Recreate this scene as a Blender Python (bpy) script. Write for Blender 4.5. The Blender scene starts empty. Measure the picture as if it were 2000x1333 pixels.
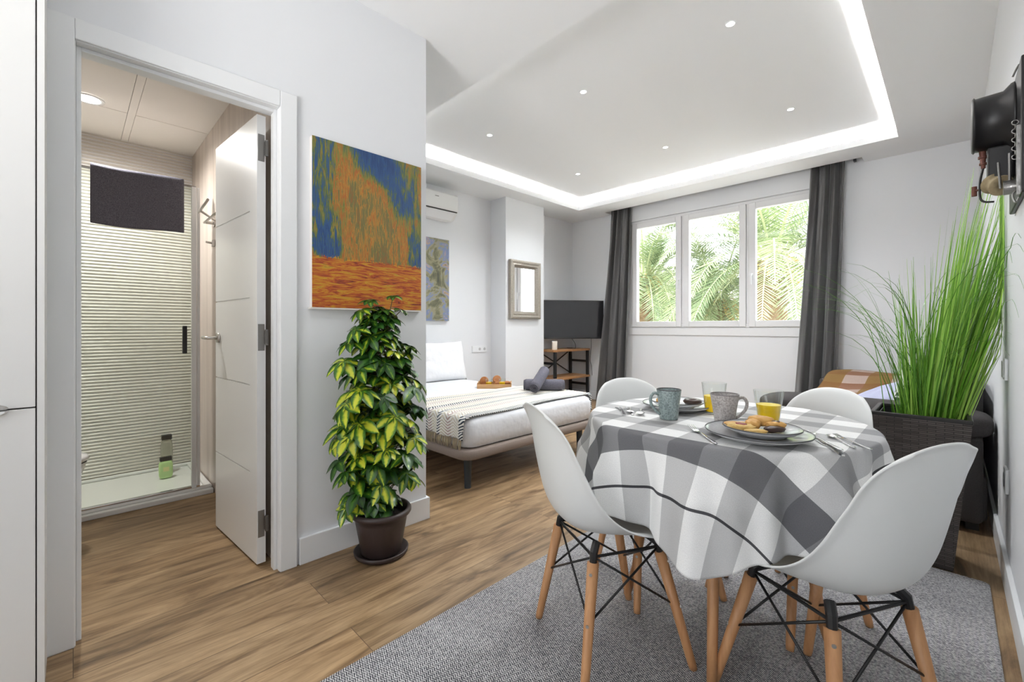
import bpy, bmesh, math, random
from mathutils import Vector, Matrix, Euler, noise
PI = math.pi
random.seed(7)
S = bpy.context.scene
COL = S.collection

# ------------------------------------------------------------------ camera, world, light, exposure
cam_data = bpy.data.cameras.new('camera')
cam = bpy.data.objects.new('camera', cam_data)
COL.objects.link(cam)
cam.location = (0, 0, 1.075)
cam.rotation_euler = (PI / 2, 0, PI / 4)
cam_data.sensor_width = 36
cam_data.lens = 857 / 2000 * 36
cam_data.shift_y = -0.0133
cam_data.clip_start = 0.02
S.camera = cam

S.view_settings.view_transform = 'Standard'
S.view_settings.look = 'None'
S.view_settings.gamma = 1
S.view_settings.use_curve_mapping = False
S.view_settings.exposure = 0.70

world = bpy.data.worlds.new('world')
S.world = world
world.use_nodes = True
wn = world.node_tree
bg = wn.nodes['Background']
bg.inputs['Color'].default_value = (0.93, 0.97, 1.0, 1)
bg.inputs['Strength'].default_value = 4.2


def lamp(kind, name, loc, energy, color=(1, 1, 1), size=0.1, rot=(0, 0, 0), **kw):
    d = bpy.data.lights.new(name, kind)
    d.energy = energy
    d.color = color
    if kind == 'AREA':
        d.shape = kw.get('shape', 'SQUARE')
        d.size = size
        if 'size_y' in kw:
            d.size_y = kw['size_y']
    elif kind == 'SUN':
        d.angle = math.radians(kw.get('angle', 2))
    else:
        d.shadow_soft_size = size
        if kind == 'SPOT':
            d.spot_size = kw.get('spot', 2.0)
            d.spot_blend = 0.8
    o = bpy.data.objects.new(name, d)
    o.location = loc
    o.rotation_euler = rot
    COL.objects.link(o)
    return o


_sd = Vector((0.55, -0.22, 0.8))
lamp('SUN', 'sun', (6, -2, 9), 7, (1, 0.97, 0.9), rot=_sd.to_track_quat('Z', 'Y').to_euler(), angle=1)
# unseen fill lamps added behind the camera: one thrown up at the ceiling, one overhead
_ud = Vector((-0.16, 0.78, 0.42))
_ul = lamp('AREA', 'fill_uplight', (-0.6, -2.2, 1.2), 13, (1, 0.99, 0.975), 1.3, rot=(-_ud).to_track_quat('Z', 'Y').to_euler())
_ul.data.spread = math.radians(75)
lamp('AREA', 'overhead_fill_light', (-0.75, -1.6, 2.66), 2, (1, 0.98, 0.96), 1.1)

# ------------------------------------------------------------------ helpers


def tag(o, label=None, cat=None, group=None, kind=None):
    if label: o['label'] = label
    if cat: o['category'] = cat
    if group: o['group'] = group
    if kind: o['kind'] = kind
    return o


def thing(name, loc, label=None, cat=None, group=None, kind=None, rz=0.0):
    o = bpy.data.objects.new(name, None)
    o.empty_display_size = 0.05
    o.location = loc
    o.rotation_euler = (0, 0, rz)
    COL.objects.link(o)
    return tag(o, label, cat, group, kind)


def wloc(p):
    v = Vector((0, 0, 0))
    while p is not None:
        v += p.location
        p = p.parent
    return v


class MB:
    def __init__(s):
        s.bm = bmesh.new()
        s.uv = s.bm.loops.layers.uv.new('UVMap')

    def face(s, vs):
        try:
            return s.bm.faces.new(vs)
        except ValueError:
            return None

    def box(s, x0, x1, y0, y1, z0, z1):
        r = bmesh.ops.create_cube(s.bm, size=1)
        for v in r['verts']:
            v.co = Vector(((x0 + x1) / 2 + v.co.x * (x1 - x0), (y0 + y1) / 2 + v.co.y * (y1 - y0), (z0 + z1) / 2 + v.co.z * (z1 - z0)))
        return s

    def obox(s, c, size, rot):
        """box of a given size, turned by an Euler about its centre"""
        r = bmesh.ops.create_cube(s.bm, size=1)
        M = Matrix.Translation(c) @ Euler(rot).to_matrix().to_4x4() @ Matrix.Diagonal((*size, 1))
        bmesh.ops.transform(s.bm, matrix=M, verts=r['verts'])
        return s

    def tube(s, pts, radii, n=10, cap=True, flat=1.0):
        pts = [Vector(p) for p in pts]
        if not hasattr(radii, '__len__'):
            radii = [radii] * len(pts)
        rings = []
        ref = Vector((0, 0, 1))
        t0 = (pts[1] - pts[0]).normalized()
        if abs(t0.dot(ref)) > 0.95:
            ref = Vector((1, 0, 0))
        nrm = (ref - t0 * ref.dot(t0)).normalized()
        for i, p in enumerate(pts):
            a = pts[max(i - 1, 0)]
            b = pts[min(i + 1, len(pts) - 1)]
            t = (b - a).normalized()
            nrm = (nrm - t * nrm.dot(t))
            nrm = nrm.normalized() if nrm.length > 1e-6 else t.orthogonal().normalized()
            bi = t.cross(nrm)
            rings.append([s.bm.verts.new(p + (nrm * math.cos(2 * PI * k / n) * flat + bi * math.sin(2 * PI * k / n)) * radii[i]) for k in range(n)])
        for a, b in zip(rings, rings[1:]):
            for k in range(n):
                s.face((a[k], a[(k + 1) % n], b[(k + 1) % n], b[k]))
        if cap:
            s.face(list(reversed(rings[0])))
            s.face(rings[-1])
        return s

    def cyl(s, p0, p1, r0, r1=None, n=16):
        return s.tube([p0, p1], [r0, r0 if r1 is None else r1], n)

    def lathe(s, prof, c=(0, 0, 0), n=32, axis='z', close=False):
        c = Vector(c)
        rings = []
        for r, z in prof:
            if r < 1e-5:
                q = {'z': Vector((0, 0, z)), 'x': Vector((z, 0, 0)), 'y': Vector((0, z, 0))}[axis]
                rings.append([s.bm.verts.new(c + q)])
            else:
                ring = []
                for k in range(n):
                    a = 2 * PI * k / n
                    ca, sa = r * math.cos(a), r * math.sin(a)
                    q = {'z': Vector((ca, sa, z)), 'x': Vector((z, ca, sa)), 'y': Vector((sa, z, ca))}[axis]
                    ring.append(s.bm.verts.new(c + q))
                rings.append(ring)
        pairs = list(zip(rings, rings[1:]))
        if close:
            pairs.append((rings[-1], rings[0]))
        for a, b in pairs:
            for k in range(n):
                k2 = (k + 1) % n
                if len(a) == 1 and len(b) == 1: continue
                if len(a) == 1: s.face((a[0], b[k2], b[k]))
                elif len(b) == 1: s.face((a[k], a[k2], b[0]))
                else: s.face((a[k], a[k2], b[k2], b[k]))
        return s

    def grid(s, fn, nu, nv, closed_u=False, uvfn=None, skip=None):
        V = [[s.bm.verts.new(fn(i / (nu if closed_u else nu - 1), j / (nv - 1))) for i in range(nu)] for j in range(nv)]
        for j in range(nv - 1):
            for i in range(nu if closed_u else nu - 1):
                i2 = (i + 1) % nu
                if skip and skip((i + .5) / nu, (j + .5) / nv): continue
                f = s.face((V[j][i], V[j][i2], V[j + 1][i2], V[j + 1][i]))
                if f is not None:
                    du = nu if closed_u else nu - 1
                    for l, (a, b) in zip(f.loops, ((i, j), (i + 1, j), (i + 1, j + 1), (i, j + 1))):
                        uu = (a / du, b / (nv - 1))
                        l[s.uv].uv = uvfn(*uu) if uvfn else uu
        return s

    def blob(s, c, r, rot=(0, 0, 0), p=2.0, seg=20, rough=0.0, seed=0):
        """superellipsoid cushion / pastry body"""
        M = Euler(rot).to_matrix()
        res = bmesh.ops.create_uvsphere(s.bm, u_segments=seg, v_segments=max(8, seg // 2), radius=1)
        for v in res['verts']:
            d = v.co.normalized()
            k = (abs(d.x) ** p + abs(d.y) ** p + abs(d.z) ** p) ** (-1 / p)
            q = d * k
            if rough:
                q *= 1 + rough * noise.noise(q * 2.3 + Vector((seed, seed * 1.7, 0)))
            v.co = M @ Vector((q.x * r[0], q.y * r[1], q.z * r[2])) + Vector(c)
        return s

    def build(s, name, mat, parent=None, smooth=False, bevel=0.0, local=False, seg=2, solid=0.0, sub=0, off=0.0):
        bmesh.ops.recalc_face_normals(s.bm, faces=s.bm.faces[:])
        if not local and parent is not None:
            bmesh.ops.translate(s.bm, vec=-wloc(parent), verts=s.bm.verts[:])
        me = bpy.data.meshes.new(name)
        s.bm.to_mesh(me)
        s.bm.free()
        if mat is not None:
            me.materials.append(mat)
        if smooth:
            for p in me.polygons: p.use_smooth = True
        o = bpy.data.objects.new(name, me)
        COL.objects.link(o)
        if parent is not None:
            o.parent = parent
        if solid:
            m = o.modifiers.new('solid', 'SOLIDIFY'); m.thickness = solid; m.offset = off
        if bevel:
            m = o.modifiers.new('bevel', 'BEVEL'); m.width = bevel; m.segments = seg; m.limit_method = 'ANGLE'; m.angle_limit = 0.6
            if smooth:
                m.harden_normals = False
        if sub:
            m = o.modifiers.new('sub', 'SUBSURF'); m.levels = sub; m.render_levels = sub
        return o


def struct(name, mb, mat, parent=None, **kw):
    o = mb.build(name, mat, parent, **kw)
    if parent is None: o['kind'] = 'structure'
    return o


def dup(root, loc=None, rz=None, label=None, group=None):
    def rec(o, par):
        c = o.copy(); COL.objects.link(c); c.parent = par
        for ch in o.children: rec(ch, c)
        return c
    r = rec(root, None)
    if loc is not None: r.location = loc
    if rz is not None: r.rotation_euler = (0, 0, rz)
    if label: r['label'] = label
    if group: r['group'] = group
    return r


def catmull(pts, n):
    P = [Vector(p) for p in pts]
    P = [P[0] * 2 - P[1]] + P + [P[-1] * 2 - P[-2]]
    out = []
    segs = len(P) - 3
    for k in range(n):
        t = k / (n - 1) * segs
        i = min(int(t), segs - 1); t -= i
        a, b, c, d = P[i:i + 4]
        out.append(0.5 * ((2 * b) + (-a + c) * t + (2 * a - 5 * b + 4 * c - d) * t * t + (-a + 3 * b - 3 * c + d) * t ** 3))
    return out

# ------------------------------------------------------------------ materials


class N:
    """small node-tree helper"""
    def __init__(s, name):
        s.m = bpy.data.materials.new(name)
        s.m.use_nodes = True
        s.t = s.m.node_tree
        s.b = s.t.nodes['Principled BSDF']

    def node(s, kind, **kw):
        n = s.t.nodes.new(kind)
        for k, v in kw.items():
            if k in n.inputs: n.inputs[k].default_value = v
            else: setattr(n, k, v)
        return n

    def link(s, a, b):
        s.t.links.new(a, b)

    def coords(s, what='Object', scale=(1, 1, 1), rot=(0, 0, 0), loc=(0, 0, 0)):
        if what == 'Position':
            g = s.node('ShaderNodeNewGeometry'); out = g.outputs['Position']
        else:
            g = s.node('ShaderNodeTexCoord'); out = g.outputs[what]
        mp = s.node('ShaderNodeMapping')
        mp.inputs['Scale'].default_value = scale
        mp.inputs['Rotation'].default_value = rot
        mp.inputs['Location'].default_value = loc
        s.link(out, mp.inputs['Vector'])
        return mp.outputs['Vector']

    def noise(s, vec, scale=5, detail=4, rough=0.5, dist=0.0):
        n = s.node('ShaderNodeTexNoise')
        n.inputs['Scale'].default_value = scale
        n.inputs['Detail'].default_value = detail
        n.inputs['Roughness'].default_value = rough
        n.inputs['Distortion'].default_value = dist
        s.link(vec, n.inputs['Vector'])
        return n.outputs['Fac']

    def ramp(s, fac, stops, const=False):
        r = s.node('ShaderNodeValToRGB')
        e = r.color_ramp.elements
        while len(e) < len(stops): e.new(0.5)
        while len(e) > len(stops): e.remove(e[-1])
        for el, (p, c) in zip(e, stops):
            el.position = p
            el.color = (*c, 1) if len(c) == 3 else c
        if const: r.color_ramp.interpolation = 'CONSTANT'
        s.link(fac, r.inputs['Fac'])
        return r.outputs['Color']

    def mix(s, fac, a, b, mode='MIX'):
        n = s.node('ShaderNodeMix', data_type='RGBA', blend_type=mode)
        for val, idx in ((fac, 0), (a, 6), (b, 7)):
            if hasattr(val, 'is_output'): s.link(val, n.inputs[idx])
            elif isinstance(val, (int, float)): n.inputs[idx].default_value = val
            else: n.inputs[idx].default_value = (*val, 1)
        return n.outputs[2]

    def math(s, op, a, b=None):
        n = s.node('ShaderNodeMath', operation=op)
        for val, idx in ((a, 0), (b, 1)):
            if val is None: continue
            if hasattr(val, 'is_output'): s.link(val, n.inputs[idx])
            else: n.inputs[idx].default_value = val
        return n.outputs[0]

    def sep(s, vec):
        n = s.node('ShaderNodeSeparateXYZ'); s.link(vec, n.inputs[0])
        return n.outputs

    def bump(s, h, strength=0.2, dist=0.002):
        n = s.node('ShaderNodeBump')
        n.inputs['Strength'].default_value = strength
        n.inputs['Distance'].default_value = dist
        s.link(h, n.inputs['Height'])
        s.link(n.outputs['Normal'], s.b.inputs['Normal'])

    def color(s, c):
        if hasattr(c, 'is_output'): s.link(c, s.b.inputs['Base Color'])
        else: s.b.inputs['Base Color'].default_value = (*c, 1)


def mat(name, c, rough=0.5, metal=0.0, spec=0.5, bump=None, emit=None, trans=0.0, alpha=1.0, ior=None, coat=0.0, sheen=0.0, vary=None):
    n = N(name)
    b = n.b
    b.inputs['Roughness'].default_value = rough
    b.inputs['Metallic'].default_value = metal
    b.inputs['Specular IOR Level'].default_value = spec
    if vary:      # (scale, second colour)
        f = n.noise(n.coords('Object'), vary[0], 3)
        n.color(n.mix(f, c, vary[1]))
    else:
        n.color(c)
    if trans: b.inputs['Transmission Weight'].default_value = trans
    if ior: b.inputs['IOR'].default_value = ior
    if coat: b.inputs['Coat Weight'].default_value = coat
    if sheen: b.inputs['Sheen Weight'].default_value = sheen
    if emit:
        b.inputs['Emission Color'].default_value = (*emit[0], 1)
        b.inputs['Emission Strength'].default_value = emit[1]
    if bump:      # (scale, strength, distance)
        n.bump(n.noise(n.coords('Object'), bump[0], 3), bump[1], bump[2])
    return n.m


M = {}
M['wall'] = mat('white_wall_paint', (0.80, 0.81, 0.83), 0.75, spec=0.2, bump=(260, 0.12, 0.0006))
M['ceiling'] = mat('white_ceiling_paint', (0.90, 0.915, 0.93), 0.85, spec=0.1)
M['trim'] = mat('white_lacquered_trim', (0.84, 0.85, 0.86), 0.35)
M['door'] = mat('white_lacquered_door', (0.83, 0.83, 0.82), 0.32)
M['cabinet'] = mat('white_laminate_front', (0.80, 0.795, 0.78), 0.4)
M['gap'] = mat('dark_gap', (0.05, 0.045, 0.04), 0.8)
M['steel'] = mat('brushed_steel', (0.62, 0.60, 0.57), 0.3, 1.0)
M['dark_steel'] = mat('dark_hinge_steel', (0.28, 0.27, 0.26), 0.4, 1.0)
M['cutlery'] = mat('polished_cutlery_steel', (0.72, 0.72, 0.73), 0.14, 1.0)
M['black'] = mat('black_powder_coat', (0.012, 0.012, 0.013), 0.42)
M['black_plastic'] = mat('black_plastic', (0.015, 0.015, 0.016), 0.35)
M['shell'] = mat('white_moulded_plastic', (0.775, 0.785, 0.775), 0.38, spec=0.5)
M['upvc'] = mat('white_window_profile', (0.80, 0.80, 0.81), 0.35)
M['led'] = mat('led_diffuser', (1, 1, 1), 0.5, emit=((1, 0.95, 0.89), 200))
M['spot_glow'] = mat('downlight_lens', (1, 1, 1), 0.5, emit=((1, 0.97, 0.92), 12))
M['chrome'] = mat('chrome', (0.8, 0.8, 0.82), 0.1, 1.0)
M['ceramic'] = mat('white_ceramic', (0.85, 0.85, 0.84), 0.12)


def glass_mat(name, tint=(1, 1, 1), rough=0.0, edge=0.6):
    n = N(name)
    out = n.t.nodes['Material Output']
    tr = n.node('ShaderNodeBsdfTransparent'); tr.inputs[0].default_value = (*tint, 1)
    gl = n.node('ShaderNodeBsdfGlossy'); gl.inputs['Roughness'].default_value = rough
    lw = n.node('ShaderNodeLayerWeight')
    fr = n.math('ADD', n.math('MULTIPLY', n.math('POWER', lw.outputs['Facing'], 3.0), edge), 0.035)
    mx = n.node('ShaderNodeMixShader')
    n.link(fr, mx.inputs[0]); n.link(tr.outputs[0], mx.inputs[1]); n.link(gl.outputs[0], mx.inputs[2])
    n.link(mx.outputs[0], out.inputs['Surface'])
    return n.m


M['pane'] = glass_mat('clear_pane_glass', (0.97, 0.985, 0.98))
M['screen_glass'] = glass_mat('shower_screen_glass', (0.93, 0.96, 0.93))
M['tumbler'] = mat('tumbler_glass', (1, 1, 1), 0.02, trans=1.0, ior=1.42)


def oak_floor():
    n = N('oak_laminate_floor')
    v = n.coords('Position', rot=(0, 0, PI / 2))
    br = n.node('ShaderNodeTexBrick')
    br.offset = 0.37; br.offset_frequency = 2; br.squash = 1
    br.inputs['Scale'].default_value = 1
    br.inputs['Brick Width'].default_value = 1.9
    br.inputs['Row Height'].default_value = 0.19
    br.inputs['Mortar Size'].default_value = 0.0012
    br.inputs['Mortar Smooth'].default_value = 0.3
    br.inputs['Bias'].default_value = 0
    br.inputs['Color1'].default_value = (0.0, 0.0, 0.0, 1)
    br.inputs['Color2'].default_value = (1, 1, 1, 1)
    br.inputs['Mortar'].default_value = (0.5, 0.5, 0.5, 1)
    n.link(v, br.inputs['Vector'])
    # per-plank shift of the grain
    shift = n.node('ShaderNodeVectorMath', operation='MULTIPLY_ADD')
    n.link(br.outputs['Color'], shift.inputs[0]); shift.inputs[1].default_value = (3.1, 7.7, 1.3)
    n.link(v, shift.inputs[2])
    mp = n.node('ShaderNodeMapping'); mp.inputs['Scale'].default_value = (0.9, 5.2, 1)
    n.link(shift.outputs[0], mp.inputs['Vector'])
    g1 = n.noise(mp.outputs[0], 1.6, 8, 0.62, 1.7)
    mp2 = n.node('ShaderNodeMapping'); mp2.inputs['Scale'].default_value = (3.5, 75, 1)
    n.link(shift.outputs[0], mp2.inputs['Vector'])
    g2 = n.noise(mp2.outputs[0], 1.6, 4, 0.6, 0.3)
    base = n.ramp(g1, [(0.30, (0.115, 0.070, 0.035)), (0.42, (0.235, 0.148, 0.077)), (0.52, (0.345, 0.228, 0.124)), (0.70, (0.475, 0.33, 0.19))])
    fine = n.ramp(g2, [(0.3, (0.74, 0.72, 0.70)), (0.6, (1.06, 1.06, 1.06))])
    c = n.mix(1.0, base, fine, 'MULTIPLY')
    tone = n.ramp(br.outputs['Color'], [(0.0, (0.84, 0.85, 0.86)), (1.0, (1.1, 1.08, 1.05))])
    c = n.mix(1.0, c, tone, 'MULTIPLY')
    # knots
    mk = n.node('ShaderNodeMapping'); mk.inputs['Scale'].default_value = (1.3, 4.6, 1)
    n.link(shift.outputs[0], mk.inputs['Vector'])
    vo = n.node('ShaderNodeTexVoronoi'); vo.inputs['Scale'].default_value = 1.7
    n.link(mk.outputs[0], vo.inputs['Vector'])
    kn = n.ramp(vo.outputs['Distance'], [(0.0, (0.25, 0.2, 0.17)), (0.045, (0.55, 0.5, 0.46)), (0.14, (1, 1, 1))])
    c = n.mix(1.0, c, kn, 'MULTIPLY')
    c = n.mix(br.outputs['Fac'], c, (0.10, 0.058, 0.03))
    n.color(c)
    n.b.inputs['Roughness'].default_value = 0.42
    n.b.inputs['Specular IOR Level'].default_value = 0.4
    n.bump(g2, 0.12, 0.001)
    return n.m


def plain_wood(name, c1, c2, axis='z', sc=14, rough=0.45):
    n = N(name)
    s = {'z': (sc * 3, sc * 3, sc * .25), 'x': (sc * .25, sc * 3, sc * 3), 'y': (sc * 3, sc * .25, sc * 3)}[axis]
    f = n.noise(n.coords('Object', scale=s), 1, 5, 0.6, 0.4)
    n.color(n.ramp(f, [(0.3, c1), (0.65, c2)]))
    n.b.inputs['Roughness'].default_value = rough
    return n.m


M['floor'] = oak_floor()
M['beech'] = plain_wood('beech_leg_wood', (0.43, 0.20, 0.082), (0.60, 0.315, 0.145))
M['pine'] = plain_wood('pale_pine_top', (0.62, 0.37, 0.20), (0.76, 0.52, 0.33), 'x')
M['shelf_wood'] = plain_wood('rustic_shelf_wood', (0.26, 0.12, 0.045), (0.52, 0.28, 0.12), 'y')
M['tray_wood'] = plain_wood('bamboo_tray_wood', (0.42, 0.22, 0.085), (0.60, 0.36, 0.16), 'x')


def rug_mat():
    n = N('grey_woven_rug')
    v = n.coords('Position')
    x, y, z = n.sep(v)
    # herringbone: diagonal dashes whose slope flips in every rib
    ribs = 0.011
    xr = n.math('DIVIDE', x, ribs)
    sgn = n.math('PINGPONG', xr, 1.0)
    ph = n.math('ADD', n.math('DIVIDE', y, 0.0075), n.math('MULTIPLY', sgn, 0.9))
    da = n.math('SINE', n.math('MULTIPLY', ph, 2 * PI))
    nz = n.noise(v, 160, 2, 0.6)
    nb = n.noise(v, 3.5, 3, 0.6)
    f = n.math('ADD', n.math('MULTIPLY', da, 0.24), n.math('ADD', n.math('MULTIPLY', nz, 0.8), n.math('MULTIPLY', nb, 0.22)))
    n.color(n.ramp(f, [(0.27, (0.04, 0.04, 0.05)), (0.48, (0.215, 0.212, 0.225)), (0.78, (0.68, 0.67, 0.67))]))
    n.b.inputs['Roughness'].default_value = 0.95
    n.b.inputs['Specular IOR Level'].default_value = 0.1
    n.bump(f, 0.6, 0.003)
    return n.m


M['rug'] = rug_mat()


def plaid_cloth():
    n = N('grey_white_plaid_tablecloth')
    tc = n.node('ShaderNodeTexCoord')
    sx = n.node('ShaderNodeSeparateXYZ'); n.link(tc.outputs['UV'], sx.inputs[0])
    W, G, D, L = (1, 1, 1), (0.56, 0.56, 0.575), (0.28, 0.28, 0.295), (0.10, 0.10, 0.11)
    B2, G2 = (0.60, 0.60, 0.615), (0.62, 0.62, 0.625)
    # uv = flat cloth position in metres + 1, divided by 2
    def pos(a): return (a + 1) / 2
    bs = [(0.0, W), (pos(-.617), L), (pos(-.603), W), (pos(-.50), D), (pos(-.405), W), (pos(-.315), G2), (pos(-.23), W), (pos(-.14), G2), (pos(-.05), W), (pos(.04), G2), (pos(.13), W), (pos(.22), G2), (pos(.31), W)]
    yy = n.ramp(sx.outputs[1], bs, True)
    as_ = [(0.0, W), (pos(-.52), G2), (pos(-.43), W), (pos(-.34), G2), (pos(-.25), W), (pos(-.16), G2), (pos(-.07), W), (pos(.02), G2), (pos(.11), W), (pos(.20), G2), (pos(.29), W), (pos(.395), B2), (pos(.485), W), (pos(.520), L), (pos(.533), W)]
    xx = n.ramp(sx.outputs[0], as_, True)
    c = n.mix(1.0, xx, yy, 'MULTIPLY')
    wv = n.noise(n.coords('UV', scale=(900, 900, 1)), 1, 2, 0.7)
    tex = n.ramp(wv, [(0.3, (0.82, 0.82, 0.83)), (0.7, (1.05, 1.05, 1.05))])
    c = n.mix(1.0, c, tex, 'MULTIPLY')
    c = n.mix(1.0, c, (0.94, 0.935, 0.92), 'MULTIPLY')
    n.color(c)
    n.b.inputs['Roughness'].default_value = 0.9
    n.b.inputs['Specular IOR Level'].default_value = 0.15
    cr = n.noise(n.coords('UV', scale=(9, 16, 1)), 1, 3, 0.55, 0.8)
    n.bump(cr, 0.5, 0.012)
    return n.m


M['plaid'] = plaid_cloth()


def leaf_mat():
    n = N('variegated_leaf')
    tc = n.node('ShaderNodeTexCoord')
    sx = n.node('ShaderNodeSeparateXYZ'); n.link(tc.outputs['UV'], sx.inputs[0])
    at = n.node('ShaderNodeAttribute', attribute_name='tone')
    # distance from the midrib, ragged
    d = n.math('ABSOLUTE', n.math('SUBTRACT', sx.outputs[0], 0.5))
    nz = n.noise(n.coords('Object', scale=(60, 60, 60)), 1, 2)
    e = n.math('ADD', n.math('ADD', d, n.math('MULTIPLY', nz, 0.35)), n.math('MULTIPLY', at.outputs['Fac'], 0.55))
    c = n.ramp(e, [(0.38, (0.60, 0.62, 0.045)), (0.50, (0.30, 0.42, 0.025)), (0.60, (0.05, 0.16, 0.014)), (0.9, (0.012, 0.055, 0.008))])
    n.color(c)
    n.b.inputs['Roughness'].default_value = 0.28
    n.b.inputs['Subsurface Weight'].default_value = 0.0
    return n.m


M['leaf'] = leaf_mat()


def tone_mat(name, stops, rough=0.5):
    n = N(name)
    at = n.node('ShaderNodeAttribute', attribute_name='tone')
    n.color(n.ramp(at.outputs['Fac'], stops))
    n.b.inputs['Roughness'].default_value = rough
    return n.m


M['grass'] = tone_mat('green_grass_blade', [(0, (0.045, 0.15, 0.012)), (0.5, (0.15, 0.38, 0.03)), (1, (0.42, 0.66, 0.12))], 0.4)
M['palm'] = tone_mat('palm_frond', [(0, (0.08, 0.12, 0.055)), (0.5, (0.20, 0.27, 0.12)), (1, (0.42, 0.45, 0.24))], 0.5)
M['stem'] = mat('brown_green_stem', (0.10, 0.085, 0.03), 0.7)
M['soil'] = mat('dark_potting_soil', (0.02, 0.014, 0.01), 0.95, bump=(90, 1, 0.01))
M['brown_pot'] = mat('dark_brown_plastic', (0.040, 0.026, 0.024), 0.42)
M['trunk'] = mat('palm_trunk_bark', (0.30, 0.19, 0.10), 0.9, bump=(8, 1, 0.05), vary=(6, (0.14, 0.09, 0.05)))


def fabric(name, c, c2=None, scale=500, rough=0.95, bump=0.4):
    n = N(name)
    v = n.coords('Object')
    f = n.noise(v, scale, 2, 0.7)
    c2 = c2 or tuple(k * 0.55 for k in c)
    n.color(n.ramp(f, [(0.3, c2), (0.7, c)]))
    n.b.inputs['Roughness'].default_value = rough
    n.b.inputs['Specular IOR Level'].default_value = 0.1
    n.bump(f, bump, 0.002)
    return n.m


M['sofa'] = fabric('charcoal_sofa_fabric', (0.078, 0.072, 0.072), (0.040, 0.037, 0.037), 420)
M['towel'] = fabric('dark_grey_terry', (0.19, 0.185, 0.22), (0.075, 0.072, 0.09), 260, bump=0.9)
M['sheet'] = mat('white_cotton_sheet', (0.80, 0.81, 0.84), 0.85, spec=0.15, bump=(7, 0.55, 0.03))
M['pillow'] = mat('white_pillow_cotton', (0.84, 0.84, 0.85), 0.85, spec=0.15, bump=(9, 0.5, 0.02))
M['bed_base'] = fabric('taupe_bed_base', (0.33, 0.27, 0.235), (0.24, 0.195, 0.17), 300)
M['lilac'] = fabric('pale_lilac_cushion', (0.45, 0.46, 0.60), (0.36, 0.37, 0.50), 300)
M['bed_leg'] = mat('dark_slate_metal', (0.035, 0.045, 0.055), 0.4)


def curtain_mat():
    n = N('charcoal_curtain_satin')
    n.color((0.072, 0.070, 0.071))
    n.b.inputs['Roughness'].default_value = 0.36
    n.b.inputs['Sheen Weight'].default_value = 0.25
    n.bump(n.noise(n.coords('Object', scale=(900, 900, 300)), 1, 2), 0.15, 0.001)
    return n.m


M['curtain'] = curtain_mat()


def wicker():
    n = N('dark_woven_wicker')
    v = n.coords('UV', scale=(1, 1, 1))
    br = n.node('ShaderNodeTexBrick')
    br.inputs['Scale'].default_value = 1
    br.inputs['Brick Width'].default_value = 0.055
    br.inputs['Row Height'].default_value = 0.0085
    br.inputs['Mortar Size'].default_value = 0.0014
    br.inputs['Mortar Smooth'].default_value = 0.5
    br.inputs['Color1'].default_value = (0.060, 0.050, 0.046, 1)
    br.inputs['Color2'].default_value = (0.115, 0.098, 0.090, 1)
    br.inputs['Mortar'].default_value = (0.012, 0.010, 0.010, 1)
    n.link(v, br.inputs['Vector'])
    n.color(br.outputs['Color'])
    n.b.inputs['Roughness'].default_value = 0.4
    inv = n.math('SUBTRACT', 1.0, br.outputs['Fac'])
    n.bump(inv, 0.8, 0.004)
    return n.m


M['wicker'] = wicker()


def herringbone_throw():
    n = N('cream_herringbone_throw')
    tc = n.node('ShaderNodeTexCoord')
    sx = n.node('ShaderNodeSeparateXYZ'); n.link(tc.outputs['UV'], sx.inputs[0])
    x, y = sx.outputs[0], sx.outputs[1]       # metres across the stripes, metres along
    zig = n.math('PINGPONG', n.math('DIVIDE', x, 0.055), 1.0)
    ph = n.math('ADD', n.math('DIVIDE', y, 0.021), n.math('MULTIPLY', zig, 1.6))
    sn = n.math('SINE', n.math('MULTIPLY', ph, 2 * PI))
    line = n.math('GREATER_THAN', sn, 0.15)
    bands = n.ramp(n.math('FRACT', n.math('DIVIDE', x, 0.40)), [
        (0.0, (0.05, 0.065, 0.085)), (0.12, (0.66, 0.60, 0.50)), (0.34, (0.48, 0.36, 0.33)), (0.46, (0.62, 0.56, 0.44)),
        (0.60, (0.10, 0.12, 0.14)), (0.70, (0.62, 0.57, 0.44)), (0.88, (0.40, 0.31, 0.29))], True)
    c = n.mix(line, (0.82, 0.80, 0.755), bands)
    n.color(c)
    n.b.inputs['Roughness'].default_value = 0.95
    n.b.inputs['Specular IOR Level'].default_value = 0.1
    n.bump(sn, 0.4, 0.003)
    return n.m


M['throw'] = herringbone_throw()
M['fringe'] = mat('throw_fringe', (0.22, 0.17, 0.16), 0.95, vary=(26, (0.50, 0.42, 0.24)))


def blanket_mat():
    n = N('rust_ochre_check_blanket')
    tc = n.node('ShaderNodeTexCoord')
    sx = n.node('ShaderNodeSeparateXYZ'); n.link(tc.outputs['UV'], sx.inputs[0])
    def band(o, w):
        return n.math('GREATER_THAN', n.math('FRACT', n.math('DIVIDE', o, w)), 0.5)
    a, b = band(sx.outputs[0], 0.34), band(sx.outputs[1], 0.30)
    c1 = n.mix(a, (0.27, 0.130, 0.075), (0.24, 0.115, 0.032))
    c2 = n.mix(a, (0.50, 0.38, 0.33), (0.27, 0.155, 0.05))
    c = n.mix(b, c1, c2)
    nz = n.noise(n.coords('Object'), 420, 2, 0.7)
    c = n.mix(1.0, c, n.ramp(nz, [(0.3, (0.65, 0.65, 0.65)), (0.7, (1.1, 1.1, 1.1))]), 'MULTIPLY')
    n.color(c)
    n.b.inputs['Roughness'].default_value = 1
    n.bump(nz, 0.8, 0.004)
    return n.m


M['blanket'] = blanket_mat()


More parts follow.
